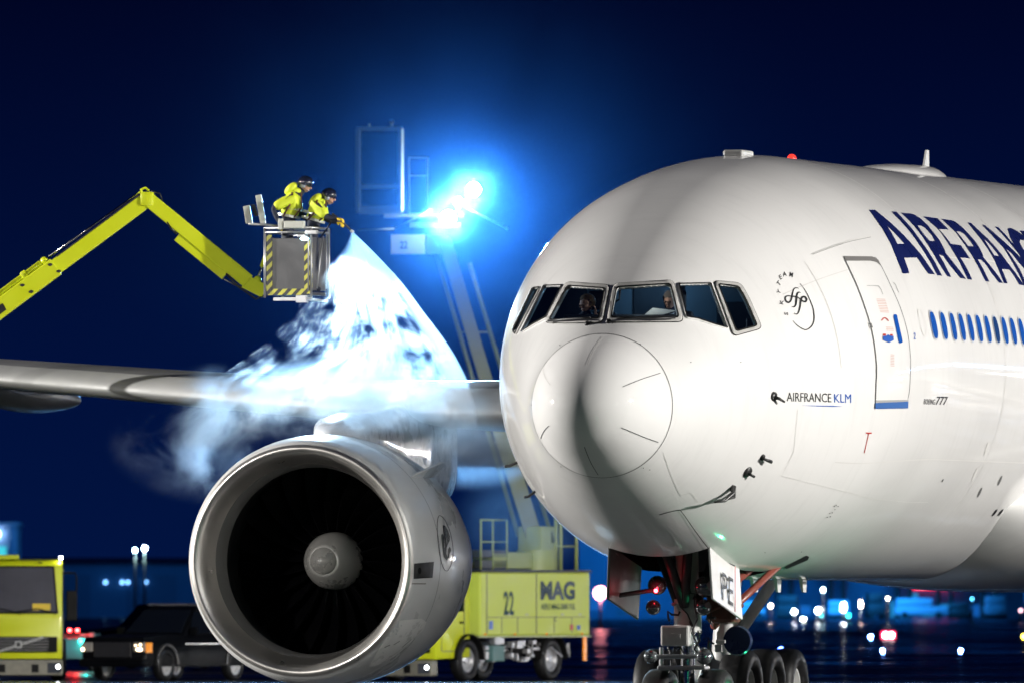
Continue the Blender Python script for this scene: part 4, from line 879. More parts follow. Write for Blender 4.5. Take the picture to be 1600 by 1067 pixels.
# ================================================================== VEHICLES
HOSE = mat('rubber_hose', (.01, .01, .01), .4)
def text3(name, s, O, ux, uz, h, wd_, m, parent, bold=.02, shear=0):
    """flat lettering: O lower left corner, ux / uz unit vectors"""
    tb = text2(s, lambda u, v: (u, v), 1, bold, shear); a = min(v.co.x for v in tb.verts); b = max(v.co.x for v in tb.verts); c = min(v.co.y for v in tb.verts); d = max(v.co.y for v in tb.verts)
    O, ux, uz = Vector(O), Vector(ux), Vector(uz)
    for v in tb.verts: v.co = O+ux*((v.co.x-a)/(b-a)*wd_)+uz*((v.co.y-c)/(d-c)*h)
    me = bpy.data.meshes.new(name); tb.to_mesh(me); tb.free(); me.materials.append(m); o = bpy.data.objects.new(name, me); link(o); o.parent = parent; return o
def truck_cab(t, y0, lm=YEL, hw=1.1):
    """flat fronted lorry cab, front face at y0 looking to -y"""
    d = 1.75; b = MB()
    prof = [(y0, .55), (y0-.05, 1.1), (y0, 1.62), (y0+.22, 2.92), (y0+.35, 3.03), (y0+d, 3.08), (y0+d, .6)]
    b.prism([(-hw, y, z) for y, z in prof], (2*hw, 0, 0), .05); cab = b.build('cab', lm, t, 40)
    wsp = [(-hw+.10, y0+.005, 1.70), (hw-.10, y0+.005, 1.70), (hw-.20, y0+.205, 2.90), (-hw+.20, y0+.205, 2.90)]
    MB().prism([(x, y-.05, z) for x, y, z in wsp], (0, .03, 0), .01).build('windscreen_seal', GASK, cab)
    MB().prism([(x*.95, y-.062, 2.3+(z-2.3)*.93) for x, y, z in wsp], (0, .02, 0)).build('windscreen', mat('windscreen_glass', (.085, .085, .10), .12, coat=1, var=.35, scale=1.2), cab)
    MB().box((-hw+.12, y0-.09, .72), (hw-.12, y0-.03, 1.12), .03).build('grille', GASK, cab)
    gs = MB()
    for k in range(5): gs.box((-hw+.16, y0-.115, .77+k*.075), (hw-.34, y0-.085, .78+k*.075))
    gs.build('grille_slats', STEEL, cab)
    em = MB().bar((-.62, y0-.125, .72), (.62, y0-.125, 1.12), .02, .022).bar((-.60, y0-.125, .69), (.64, y0-.125, 1.09), .02, .022); em.build('diagonal_badge_bar', WPART, cab)
    MB().box((-.085, y0-.15, .83), (.085, y0-.12, 1.01), .02).build('badge_frame', WPART, cab)
    MB().box((-.05, y0-.16, .865), (.05, y0-.145, .975)).build('badge_field', DARK, cab)
    bb = MB().box((-hw-.02, y0-.22, .14), (hw+.02, y0+.1, .54), .04); bp = bb.build('bumper', mat('worn_bumper', (.20, .19, .15), .45, var=.4, scale=6), cab)
    for sx in (-1, 1):
        MB().box((sx*.9-.17, y0-.24, .2), (sx*.9+.17, y0-.2, .46), .02).build('headlight', emitter('headlight_glow', (.8, .85, 1), 1.0 if sx > 0 else .05), bp)
        if sx > 0: MB().ball((sx*1.0, y0-.25, .36), .045, 2).build('bulb', emitter('bulb_glow', (.9, .95, 1), 30), bp)
        MB().box((sx*.42-.09, y0-.235, .22), (sx*.42+.09, y0-.215, .42)).build('bumper_recess', GASK, bp)
        MB().tube([(sx*hw, y0+.3, 2.72), (sx*(hw+.33), y0+.02, 2.72), (sx*(hw+.36), y0, 2.6), (sx*(hw+.36), y0, 1.5)], .022, 8).build('mirror_arm', GASK, cab, True)
        MB().box((sx*(hw+.24)-.14, y0-.06, 1.52), (sx*(hw+.24)+.14, y0+.04, 2.28), .04).build('mirror', GASK, cab)
        MB().box((sx*(hw+.005)-.01, y0+.35, 1.75), (sx*(hw+.005)+.01, y0+1.4, 2.75), .01).build('side_window', DPANE, cab)
        MB().tube([(sx*.45-.5, y0-.09, 1.74), (sx*.45+.02, y0-.07, 1.82), (sx*.45+.5, y0-.09, 1.70)], .018, 6).build('wiper', GASK, cab)
        MB().box((sx*.55-.05, y0+.1, 2.97), (sx*.55+.05, y0+.14, 3.0)).build('roof_slot', GASK, cab)
    MB().box((-hw+.1, y0+.3, 3.06), (-.0, y0+1.2, 3.18), .02).build('roof_hatch', lm, cab)
    MB().box((.35, y0-.075+.02, 1.78), (.8, y0-.03, 1.95)).build('dash_card', mat('yellow_card', (.7, .5, .03), .5), cab)
    MB().box((-.1, y0+.02, 1.95), (.55, y0+.03, 2.7)).build('cab_reflection', PANE, cab) if False else None
    MB().ball((hw-.04, y0+.3, 3.1), .045, 2).build('marker_lamp', emitter('white_marker', (1, 1, 1), 60), cab)
    return cab
def tire_set(t, L, r=.53, hw=.95):
    for y in L:
        for sx in (-1, 1): wheel(t, r, .32, (sx*hw, y, r), rim=.55, rimm=STEEL)
# --- pad truck at the left edge, nose to the camera
vt = thing('tanker_truck', 'yellow green flat fronted truck facing the camera at the left edge', 'truck', (at(29, 0, 355).x, 355, 0), R(1))
truck_cab(vt, 0)
MB().box((-1.0, 2.0, 1.1), (1.0, 8, 2.9), .06).build('tank_body', YEL2, vt); MB().box((-.5, .5, .6), (.5, 8, .95)).build('chassis', DARK, vt)
tire_set(vt, (1.3, 6.2))
# --- tank truck 22 beyond the wing, with boom, cab and lamps
T22 = Vector((-.57, 356, 0)); th = R(-30)
tt = thing('deicing_truck', 'yellow green deicing truck numbered 22 with tall lit boom, behind the engine', 'truck', T22, th)
def L22(x, y, dy=0): v = at(x, y, 356+dy)-T22; return Matrix.Rotation(-th, 3, 'Z') @ v
bd = MB().box((-1.25, -2.6, 1.14), (1.25, 2.95, 2.74), .05).build('tank_body', YEL2, tt)
MB().box((-1.28, -2.62, 2.742), (1.28, 2.97, 2.80)).build('roof_trim', DARK, bd)
MB().box((-1.27, -2.62, 1.10), (1.27, 2.97, 1.137)).build('floor_trim', mat('pale_trim', (.5, .55, .3), .4), bd)
for y in (-2.3, .2): MB().box((1.252, y-.015, 1.2), (1.262, y+.015, 2.7)).build('panel_seam', SEAM, bd)
X_ = (0, 1, 0); Zv = (0, 0, 1); TXT = mat('dark_teal_lettering', (.015, .06, .06), .5)
text3('fleet_number', '22', (1.266, -1.47, 1.66), X_, Zv, .60, .52, TXT, bd, .02)
text3('operator_logo', 'MAG', (1.266, .39, 2.04), X_, Zv, .48, 1.75, mat('blue_grey_logo', (.02, .05, .09), .5), bd, .045)
text3('operator_name', 'AERO MAG 2000 YUL', (1.266, .42, 1.80), X_, Zv, .15, 1.75, TXT, bd, .015)
text3('small_mark', 'C', (1.266, 1.1, 1.50), X_, Zv, .13, .1, TXT, bd)
MB().box((1.258, -2.2, 1.3), (1.268, -2.0, 1.52)).build('access_plate', BLUEL, bd); MB().box((1.258, 1.9, 1.28), (1.268, 2.05, 1.42)).build('red_reflector', RED, bd); MB().box((1.258, 2.25, 1.28), (1.268, 2.42, 1.4)).build('access_plate', BLUEL, bd)
MB().box((-.5, -4.2, .6), (.5, 2.7, 1.0)).build('chassis', DARK, tt)
truck_cab(tt, -4.6)
tire_set(tt, (-3.0, 1.2), .54, 1.0)
for y in (-3.0, 1.2):
    q = [(1.0, y+.66*math.cos(a), .54+.64*math.sin(a)) for a in [math.pi*j/14 for j in range(15)]]
    fm = MB()
    for p, p2 in zip(q, q[1:]): fm.bar(p, p2, .42, .03)
    fm.build('mudguard', GASK, tt)
r4 = random.Random(5); gb = MB()
for k in range(20):
    y0 = r4.uniform(-2.2, .4); z0 = r4.uniform(.45, .95); gb.box((1.0, y0, z0), (1.15, y0+r4.uniform(.08, .35), z0+r4.uniform(.05, .2)), .01)
for k in range(8): y0 = r4.uniform(-2.2, 2.4); gb.tube([(1.1, y0, .95), (1.15, y0+r4.uniform(-.3, .3), .6), (1.1, y0+r4.uniform(-.4, .4), .9)], .02, 6)
gb.build('underbody_valves', STEEL, tt); MB().box((1.0, -1.9, .5), (1.2, -1.3, .9), .02).build('pump_cabinet', mat('teal_cabinet', (.10, .2, .2), .5), tt)
MB().box((1.2, 2.65, .5), (1.24, 2.79, 1.12)).build('amber_reflector', mat('amber_reflector', (.8, .25, .01), .3, emit=.3, ecol=(1, .3, .01)), tt)
# rooftop fittings
rf = MB(); rf.box((.4, -1.9, 2.82), (1.2, .4, 3.25), .04).box((-.8, -.5, 2.82), (.9, 1.9, 3.1), .03); rf.build('pump_housing', mat('olive_fitting', (.27, .31, .09), .5, var=.2), tt)
MB().box((1.0, -2.5, 2.82), (1.2, -1.2, 3.05), .02).box((.9, -2.5, 3.1), (1.2, -1.1, 3.3), .02).build('hose_reel', DARK, tt)
rl = MB()
for y in (-2.5, -1.9, -1.2): rl.tube([(1.2, y, 2.8), (1.2, y, 4.05)], .025, 6)
rl.tube([(1.2, -2.5, 4.05), (1.2, -1.2, 4.05)], .025, 6).tube([(1.2, -2.5, 3.5), (1.2, -1.2, 3.5)], .02, 6)
rl.build('handrail', mat('olive_fitting', (.27, .31, .09)), tt, True); rl = MB()
for y in (1.45, 1.7, 2.5): rl.tube([(1.1, y, 2.8), (1.1, y, 4.3)], .05, 6)
rl.tube([(1.1, 1.45, 4.3), (1.1, 2.5, 4.3)], .04, 6).tube([(1.1, 1.45, 3.4), (1.1, 2.5, 3.4)], .03, 6)
rl.build('handrail', mat('olive_fitting', (.27, .31, .09)), tt, True)
A = L22(838, 862); B = L22(694, 372)
MB().tube([(A.x, A.y, 2.8), (A.x, A.y, 3.3)], .5, 24).box((A.x-.35, A.y-.35, 3.2), (A.x+.35, A.y+.35, 3.9), .05).build('turntable', mat('olive_fitting', (.27, .31, .09)), tt, 40)
boomM = mat('faded_boom_paint', (.11, .12, .035), .45, var=.15)
bo = MB().bar(A, B, .42, .34, .02).build('boom', boomM, tt)
C_ = A+(B-A)*.45
MB().bar(A+Vector((0, 0, .2)), C_, .52, .42, .02).build('boom_sleeve', boomM, bo)
d2 = Vector((math.cos(-th), math.sin(-th)*1, 0)); side = Matrix.Rotation(-th, 3, 'Z') @ Vector((1, 0, 0))
for s_, a0, a1 in ((.5, .03, .92), (-.34, .05, .97)):
    q0 = A+(B-A)*a0+side*s_; q1 = A+(B-A)*a1+side*s_*.9
    MB().tube([q0, q1], .06, 8).build('boom_rail', boomM, bo, True)
    MB().bar(A+(B-A)*.35, A+(B-A)*.35+side*s_, .05, .05).bar(A+(B-A)*.7, A+(B-A)*.7+side*s_, .05, .05).build('rail_bracket', boomM, bo)
PALE = mat('pale_green_fitting', (.30, .34, .26), .5, var=.1)
def fr22(name, x0, y0, x1, y1, depth, r, m, parent, dy=0, cross=()):
    P = [L22(x0, y0, dy), L22(x1, y0, dy), L22(x1, y1, dy), L22(x0, y1, dy)]; Q = [L22(x0, y0, dy+depth), L22(x1, y0, dy+depth), L22(x1, y1, dy+depth), L22(x0, y1, dy+depth)]
    b = MB()
    for k in range(4):
        b.bar(P[k], P[(k+1) % 4], r, r); b.bar(Q[k], Q[(k+1) % 4], r, r); b.bar(P[k], Q[k], r, r)
    for yy in cross: b.bar(L22(x0, yy, dy), L22(x1, yy, dy), r, r); b.bar(L22(x0, yy, dy+depth), L22(x1, yy, dy+depth), r, r)
    return b.build(name, m, parent)
oc = fr22('operator_cab', 560, 202, 626, 330, 1.3, .11, PALE, tt, -.4, (292,))
def quad22(x0, y0, x1, y1, dy, m, name, par, t=.03):
    q = [L22(x0, y0, dy), L22(x1, y0, dy), L22(x1, y1, dy), L22(x0, y1, dy)]; n = Matrix.Rotation(-th, 3, 'Z') @ Vector((0, t, 0)); return MB().prism(q, n).build(name, m, par)
quad22(564, 206, 622, 288, -.38, DPANE, 'pane', oc); quad22(564, 296, 622, 326, -.38, DPANE, 'pane', oc)
quad22(562, 204, 624, 328, .86, mat('blue_grey_lining', (.02, .05, .09), .5, var=.3), 'rear_panel', oc)
quad22(561, 322, 626, 335, -.46, PALE, 'kick_plate', oc, .1)
MB().box(L22(580, 256)-Vector((.18, .2, .5)), L22(580, 256)+Vector((.18, .2, .3)), .08).build('operator_seat', DARK, oc)
MB().tube([L22(577, 202), L22(577, 194)], .03, 6).build('roof_vent', PALE, oc); MB().tube([L22(612, 202), L22(612, 192)], .03, 6).ball(L22(612, 191), .06, 2).build('roof_beacon', PALE, oc)
pf = fr22('platform_rail', 639, 247, 668, 335, .8, .035, PALE, tt, .2, (275,))
MB().bar(L22(600, 338), L22(725, 338), .5, .08).bar(L22(640, 352), L22(720, 352), .12, .12).build('platform', PALE, tt)
sg_ = quad22(611, 367, 664, 397, -.3, mat('pale_number_board', (.42, .46, .36), .5, var=.05), 'number_board', tt, .3)
o3 = L22(625, 389, -.31); ux = (Matrix.Rotation(-th, 3, 'Z') @ Vector((1, 0, 0)))
text3('fleet_number', '22', o3, ux, (0, 0, 1), .19, .19, TXT, sg_, .02)
quad22(666, 367, 700, 397, -.2, boomM, 'boom_head_plate', tt, .3)
MB().tube([L22(617, 358, -.5), L22(645, 343, -.5), L22(675, 328, -.5)], .018, 6).tube([L22(728, 325, -.5), L22(762, 342, -.5), L22(792, 357, -.5)], .018, 6).tube([L22(560, 360, -.5), L22(617, 358, -.5)], .012, 6).ball(L22(792, 357, -.5), .03, 1).build('spray_bar', PALE, tt, True)
MB().bar(L22(700, 345), L22(742, 298), .08, .08).build('lamp_bracket', PALE, tt)
BLU = (.16, .48, 1)
for x, y, r in ((740, 297, .17), (700, 342, .19), (716, 316, .10)):
    c = L22(x, y, -.45); n = (Matrix.Rotation(-th, 3, 'Z') @ Vector((-.25, -1, -.06))).normalized()
    hd = MB().lathe([(.02, r), (-.25, r*.7), (-.3, 0)], c, n, 20).build('work_lamp', DARK, tt, 40)
    MB().lathe([(0.0, r), (.04, r*.7), (.05, 0)], c, n, 20).build('lens', emitter('blue_white_lens', (.72, .88, 1), 1400), hd, True)
lamp('SPOT', 'work_lamp_light', at(738, 297, 354.2), 6.0e4, BLU, .2, at(700, 400, 205), .8, 165)
lamp('SPOT', 'work_lamp_light', at(700, 342, 354.2), 6.0e4, BLU, .2, at(700, 400, 205), .8, 165)
lamp('SPOT', 'work_lamp_beam', at(719, 320, 354.2), 1.9e6, (.22, .55, 1), .3, at(600, 480, 226), .95, 3.7)
# --- black sport utility vehicle
sv = thing('suv', 'black sport utility vehicle with lit headlights partly hidden by the engine', 'car', (-8.65, 356, 0), R(-30))
BLK = mat('black_car_paint', (.003, .0034, .0045), .4, spec=.12, var=.1)
def sect_car(y, hb, zt, hw, tuck=0): return [(-hw, y, hb), (hw, y, hb), (hw+.02, y, hb+.25), (hw, y, zt-.12), (hw-.10, y, zt), (-hw+.10, y, zt), (-hw, y, zt-.12), (-hw-.02, y, hb+.25)]
cb = MB().loft([sect_car(-2.75, .42, .92, .85), sect_car(-2.68, .38, 1.10, .93), sect_car(-1.3, .36, 1.19, .98), sect_car(-1.0, .36, 1.17, .99), sect_car(2.55, .38, 1.18, .97), sect_car(2.7, .45, 1.1, .93)]).build('body', BLK, sv, 40)
gh = MB().loft([[(-.9, -.85, 1.14), (.9, -.85, 1.14), (.9, 2.6, 1.16), (-.9, 2.6, 1.16)], [(-.72, .0, 1.80), (.72, .0, 1.80), (.74, 2.35, 1.84), (-.74, 2.35, 1.84)], [(-.66, .18, 1.87), (.66, .18, 1.87), (.66, 2.2, 1.90), (-.66, 2.2, 1.90)]]).build('cabin', BLK, sv, 30)
MB().prism([(-.82, -.81, 1.2), (.82, -.81, 1.2), (.68, -.08, 1.77), (-.68, -.08, 1.77)], (0, -.03, .02)).build('windscreen', mat('car_glass', (.006, .008, .012), .08), gh)
for sx in (-1, 1):
    for y0, y1 in ((-.45, .55), (.65, 1.5), (1.6, 2.35)):
        MB().prism([(sx*.905, y0-(.1 if y0 < 0 else 0), 1.2), (sx*.905, y1, 1.2), (sx*.755, y1, 1.74), (sx*.755, y0+(.35 if y0 < 0 else 0), 1.74)], (sx*.015, 0, .003)).build('side_window', mat('car_glass', (.006, .008, .012), .08), gh)
    MB().box((sx*1.08-.11, -.65, 1.15), (sx*1.08+.11, -.55, 1.36), .03).build('mirror', BLK, sv)
    hl = MB().box((sx*.76-.15, -2.79, .74), (sx*.76+.17, -2.62, .98), .03).build('headlight', mat('headlight_lens', (.3, .28, .25), .1, coat=1), sv)
    if sx > 0:
        MB().ball((sx*.80, -2.79, .80), .05, 2, (1.8, .6, .8)).ball((sx*.84, -2.8, .92), .025, 2).ball((sx*.7, -2.8, .90), .02, 2).build('bulb', emitter('warm_bulb', (1, .72, .42), 14), hl)
    else: MB().ball((sx*.86, -2.79, .80), .04, 2).build('bulb', emitter('warm_bulb', (1, .72, .42), 14), hl)
MB().box((.945, -2.72, .72), (.985, -2.45, .97), .01).build('turn_lamp', mat('amber_lens', (.6, .2, .02), .2, emit=.5, ecol=(1, .35, .05)), sv)
MB().box((-.55, -2.79, .6), (.55, -2.74, .98), .02).build('grille', DARK, sv); MB().box((-.95, -2.85, .36), (.95, -2.6, .56), .05).build('bumper', BLK, sv)
for y in (-1.75, 1.6):
    for sx in (-1, 1): wheel(sv, .40, .26, (sx*.88, y, .40), rim=.62, rimm=mat('car_alloy', (.6, .6, .6), .3, metal=.6))
    q = [(.995, y+.50*math.cos(a), .42+.50*math.sin(a)) for a in [math.pi*j/14 for j in range(15)]]
    fm = MB()
    for p, p2 in zip(q, q[1:]): fm.bar(p, p2, .06, .05)
    fm.build('wheel_arch', mat('arch_trim', (.035, .035, .035), .3, coat=.3), sv)
MB().box((.995, -.9, .92), (1.01, 1.4, .95)).build('side_moulding', CHROME, sv)
MB().box((-.62, -.1, 1.90), (-.58, 2.1, 1.95)).box((.58, -.1, 1.90), (.62, 2.1, 1.95)).build('roof_rack', DARK, sv)
# --- dark pickup silhouette behind the suv
pk = thing('pickup_truck', 'dark pickup seen as a silhouette behind the black vehicle', 'pickup', (at(262, 0, 420).x, 420, 0), R(-60))
MB().loft([sect_car(-2.6, .5, 1.1, .9), sect_car(-1.2, .5, 1.25, .95), sect_car(2.6, .5, 1.25, .95)]).build('body', BLK, pk, 40)
MB().loft([[(-.85, -1.2, 1.25), (.85, -1.2, 1.25), (.85, .9, 1.25), (-.85, .9, 1.25)], [(-.7, -.6, 1.9), (.7, -.6, 1.9), (.7, .75, 1.9), (-.7, .75, 1.9)]]).build('cabin', BLK, pk)
tire_set(pk, (-1.7, 1.7), .4, .85)
# --- low service cart with red beacons
sc_ = thing('service_cart', 'low pale teal service cart with two red beacons between truck and black vehicle', 'cart', (at(120, 0, 400).x, 400, 0), R(-8))
cz = 55.0
MB().box((-.55, -.9, .35), (.62, .9, .95), .05).box((-.5, -.2, .95), (.55, .8, 1.08), .03).build('body', mat('teal_grey_paint', (.16, .38, .40), .4, var=.15), sc_, 40)
MB().box((.42, -.5, .95), (.58, -.2, 1.1), .02).build('side_box', mat('pale_cart_paint', (.45, .47, .5), .4), sc_)
for x, z in ((-.12, 1.17), (.10, 1.17)): MB().ball((x, -.5, z), .055, 2).build('red_beacon', emitter('red_beacon_glow', (1, .02, .02), 60), sc_)
MB().box((-.2, -.52, 1.0), (.18, -.48, 1.12)).build('beacon_bar', DARK, sc_)
MB().ball((.28, -.93, .86), .06, 2).build('teal_lamp', emitter('teal_glow', (.05, 1, .85), 16), sc_); MB().ball((-.33, -.93, .72), .055, 2).build('white_lamp', emitter('blue_white_lamp', (.35, .65, 1), 25), sc_)
for sx in (-.5, .5):
    for y in (-.6, .6): wheel(sc_, .2, .12, (sx, y, .2))
lamp('POINT', 'beacon_light', sc_.location+Vector((0, -.8, 1.25)), 25, (1, .02, .02), .05); lamp('POINT', 'teal_lamp_light', sc_.location+Vector((.3, -1.1, .86)), 8, (.05, 1, .85), .05)
# ================================================================== BOOM LIFT (left)
ZB = 229.
bb_ = at(-470, 0, ZB); BO = Vector((bb_.x, ZB+.3, 0))
bl = thing('boom_lift', 'yellow green articulated boom carrying the open work basket', 'boom lift', BO)
def LB(x, y, dy=0): return at(x, y, ZB+.3+dy)-BO
J = LB(229, 313); S0 = LB(-470, 832); S1 = LB(88, 417)
b1 = MB().bar(S0, S1, .30, .30, .015).build('lower_boom', YEL, bl)
MB().bar(S1-(S1-S0).normalized()*.3, J, .22, .25, .012).build('inner_boom', YEL, bl)
dn = (J-S1).normalized(); up = Vector((-dn.z, 0, dn.x)); up = up if up.z > 0 else -up
MB().bar(S0+up*.20, S1+up*.20-dn*.15, .09, .09, .03).bar(S1+up*.17-dn*.55, S1+up*.17-dn*.45, .14, .2, .02).ball(S1+up*.19-dn*.1, .07, 2).build('ram_cylinder', YEL, bl, 30)
MB().tube([S1+up*.20, J+up*.17], .018, 8).build('ram_rod', CHROME, bl, True)
MB().bar(S1+up*.125+dn*.1, J+up*.13, .25, .02).build('boom_edge_gap', DARK, bl)
for a_ in (.06, -.62): MB().ball(S1-dn*abs(a_)+up*.08-Vector((0, .155, 0)), .028, 1, (1.6, .3, 1)).ball(S1-dn*abs(a_)-up*.09+dn*.05-Vector((0, .155, 0)), .028, 1, (1.6, .3, 1)).build('boom_pin', DARK, b1)
K1 = LB(388, 440); K2 = LB(414, 456)
ub = MB().bar(J+Vector((-.02, 0, .05)), K1, .26, .235, .012).bar(K1-Vector((.06, 0, .0)), K2, .24, .22, .01).build('upper_boom', YEL, bl)
MB().bar(LB(277, 370), LB(352, 431), .22, .16, .01).build('boom_underbox', YEL, ub)
MB().box(J-Vector((.10, .15, .10)), J+Vector((.12, .15, .13)), .03).tube([J+Vector((-.06, -.02, .1)), J+Vector((-.09, -.02, .17)), J+Vector((-.02, -.02, .2)), J+Vector((.04, -.02, .15))], .02, 8).build('elbow_joint', YEL, ub, 30)
MB().tube([LB(258, 342, -.1), LB(267, 357, -.15), LB(276, 366, -.1)], .015, 6).tube([LB(353, 428, -.1), LB(372, 448, -.15), LB(400, 468, -.12), LB(412, 462, -.1)], .016, 6).tube([LB(236, 299, -.05), LB(250, 303, -.05), LB(254, 314, -.05)], .012, 6).tube([LB(350, 436, .05), LB(366, 445, .05), LB(385, 452, .0)], .015, 6).build('hydraulic_hose', HOSE, ub, True)
MB().tube([LB(402, 438, -.05), LB(410, 415, -.05)], .02, 8).build('levelling_ram_rod', CHROME, ub, True)
MB().tube([LB(409, 417, -.05), LB(416, 396, -.05)], .035, 10).ball(LB(402, 438, -.05), .07, 2).build('levelling_ram', YEL, ub, True)
text3('boom_lettering', 'LB', LB(-12, 502, -.17), dn, up, .13, .2, WPART, b1) if False else None
MB().prism([LB(-30, 499, -.17), LB(4, 474, -.17), LB(10, 484, -.17), LB(-24, 509, -.17)], (0, .015, 0)).build('black_label', BLACKP, b1)
# the vehicle under the boom, out of the picture to the left
MB().tube([(0, 0, 1.4), (0, 0, 2.2)], .7, 24).box((-.5, -.4, 2.2), (.5, .4, 3.3), .05).build('turntable', YEL, bl, 40)
MB().box((-5.5, -1.2, .9), (2.5, 1.2, 1.4), .04).build('chassis', DARK, bl)
MB().box((-5.4, -1.2, 1.42), (-1.2, 1.2, 3.0), .05).build('tank_body', YEL2, bl)
MB().prism([(2.6, -1.2, .5), (4.4, -1.2, .5), (4.45, -1.2, 1.6), (4.2, -1.2, 2.9), (2.6, -1.2, 3.0)], (0, 2.4, 0), .04).build('cab', YEL, bl)
for x in (-4, -2.6, 3.4):
    for sy in (-1, 1): wheel(bl, .53, .32, (x, sy*.95, .53), (0, 1, 0), rim=.55)
# work basket
BS = at(464, 466, ZB); ba = R(-19)
bk = thing('work_basket', 'grey metal work basket with black and yellow hazard stripes at the boom end', 'basket', BS, ba)
PAN = mat('scuffed_grey_panel', (.07, .07, .075), .42, metal=.2, var=.25, scale=3)
MB().box((-.31, -.40, .14), (.31, -.375, .96)).build('front_panel', PAN, bk)
MB().box((-.36, -.39, .04), (.36, .40, .09)).build('floor', DARK, bk)
MB().box((.345, -.33, .12), (.365, .36, .98)).box((-.365, -.33, .12), (-.345, .36, .98)).box((-.34, .38, .12), (.34, .4, .98)).build('side_panel', PAN, bk)
for nm, lo, hi in (('hazard_strip', (-.375, -.415, .04), (-.285, -.40, 1.02)), ('hazard_strip', (.275, -.415, .06), (.375, -.40, .94)), ('hazard_strip', (-.283, -.412, .04), (.273, -.40, .14)), ('hazard_strip', (.366, -.40, .1), (.376, -.30, .9))):
    MB().box(lo, hi).build(nm, STRIPE, bk)
rl = MB()
for z in (1.06, 1.13): rl.tube([(-.4, -.43, z), (.4, -.43, z), (.4, .42, z), (-.4, .42, z), (-.4, -.43, z)], .018, 8)
for x, y in ((-.4, -.43), (.4, -.43), (.4, .42), (-.4, .42)): rl.tube([(x, y, 0), (x, y, 1.13)], .02, 8)
rl.tube([(.1, -.44, 1.0), (.3, -.45, 1.02), (.36, -.45, .92), (.36, -.45, .1)], .014, 8).tube([(.42, -.2, .15), (.43, -.1, .6), (.42, .1, 1.0)], .014, 8).tube([(.42, .25, .15), (.42, .25, 1.05)], .014, 8)
rl.build('guard_rail', STEEL, bk, True)
MB().box((-.05, -.5, 1.12), (.28, -.36, 1.24), .015).build('control_box', mat('beige_box', (.5, .5, .44), .45, var=.15), bk); MB().box((-.16, -.47, 1.1), (-.08, -.42, 1.28), .01).build('switch_plate', mat('beige_box', (.5, .5, .44)), bk); MB().box((.32, -.5, 1.02), (.52, -.42, 1.09), .01).build('junction_box', STEEL, bk)
MB().box((.15, -.47, -.08), (.33, -.38, .03)).bar((.3, -.45, -.02), (.62, -.3, -.06), .1, .03).bar((-.3, -.2, -.02), (.3, -.2, -.02), .2, .05).build('basket_bracket', STEEL, bk)
MB().box((.16, -.46, .97), (.34, -.40, 1.03), .02).build('lamp_housing', STEEL, bk)
MB().ball((.30, -.47, .95), .05, 2, (1.6, .6, .6)).build('basket_lamp', emitter('basket_lamp_glow', (.6, .9, 1), 8), bk)
for x0, y0, x1, y1, x2, y2 in ((379.5, 323, 390, 321, 395, 349), (399, 306, 408.5, 304, 416, 350)):
    M_b = Matrix.Rotation(-ba, 3, 'Z'); f_ = lambda x, y, dy=0: M_b @ (at(x, y, ZB+dy)-BS)
    q = [f_(x0, y0), f_(x1, y1), f_(x2, y2), f_(x2-(x1-x0), y2+1)]
    MB().prism(q, M_b @ Vector((0, .12, 0)), .01).build('equipment_box', mat('beige_box', (.5, .5, .44), .45, var=.15), bk)
MB().tube([f_(388, 350), f_(417, 352), f_(440, 354)], .02, 8).build('side_rail', STEEL, bk, True)
MB().prism([f_(392, 320, .1), f_(398, 320, .1), f_(404, 338, .1), f_(398, 338, .1)], M_b @ Vector((0, .03, 0))).build('control_screen', DARK, bk)

# added unseen masts: fixtures for the pad lamps and glints on the paint
def mast(v, label, n=6):
    t = thing('floodlight_mast', label, 'floodlight', (v.x, v.y, 0), group='added floodlight masts round the pad')
    d = (Vector((3, 205, 5))-v).normalized(); MB().tube([(0, 0, 0), (0, 0, v.z-1)], [.35, .2], 12).build('pole', STEEL, t, True)
    s_ = d.cross(Vector((0, 0, 1))).normalized(); MB().bar(s_*-2.6+Vector((0, 0, v.z-1)), s_*2.6+Vector((0, 0, v.z-1)), .2, .2).build('crossbar', STEEL, t)
    for k in range(n):
        c = Vector((0, 0, v.z+1.3 if k % 2 else v.z-.2))+s_*((k//2)-(n//2-1)/2)*1.7-d*.8
        h = MB().lathe([(0, .52), (-.45, .4), (-.5, 0)], c, d, 14).build('lamp_head', DARK, t, 40); MB().lathe([(.0, .5), (.03, 0)], c, d, 14).build('lens', emitter('added_mast_lens', (1, .95, .88), 130), h)
for v, lb in (((-120, 9, 19), 'abeam the starboard wing'), ((116, 8, 27), 'abeam the port wing'), ((105, -42, 16), 'ahead of the port wing'), ((126, 52, 18), 'behind the port wing'), ((75, -95, 20), 'ahead and to port of the nose'), ((-62, -75, 26), 'ahead and to starboard of the nose')):
    v = M_AC @ Vector(v); d = (Vector((3, 205, 5))-v).normalized(); mast(v-d*1.5, 'added floodlight mast '+lb+' of the airliner')

lamp('SPOT', 'basket_lamp_beam', at(492, 374, 228), 5200, (.55, .8, 1), .12, at(600, 650, 221), .7, 62)

# concourse added out of view so its glowing rows mirror as streaks on the fuselage
cc = thing('added_concourse', 'added unseen concourse whose glowing rows streak the fuselage, far behind the port wing', 'concourse', M_AC @ Vector((85, 235, 0)), -math.asin(SN))
MB().box((-60, 0, 0), (60, 25, 14)).build('wall', BW2, cc)
for k in range(22):
    x0 = -58+k*5.3; MB().box((x0, -.1, 3.8), (x0+4.4, 0, 6.6)).build('window', lit(45, (1, .93, .85), 'added_warm_glow') if k % 4 else lit(20, (.5, .7, 1), 'added_cool_glow'), cc)  # glowing strips added for their reflection in the skin
for k in range(9): x0 = -52+k*12.5; MB().box((x0, -.1, 10.2), (x0+5, 0, 11)).build('window', lit(40, (.35, .6, 1), 'added_blue_glow'), cc)
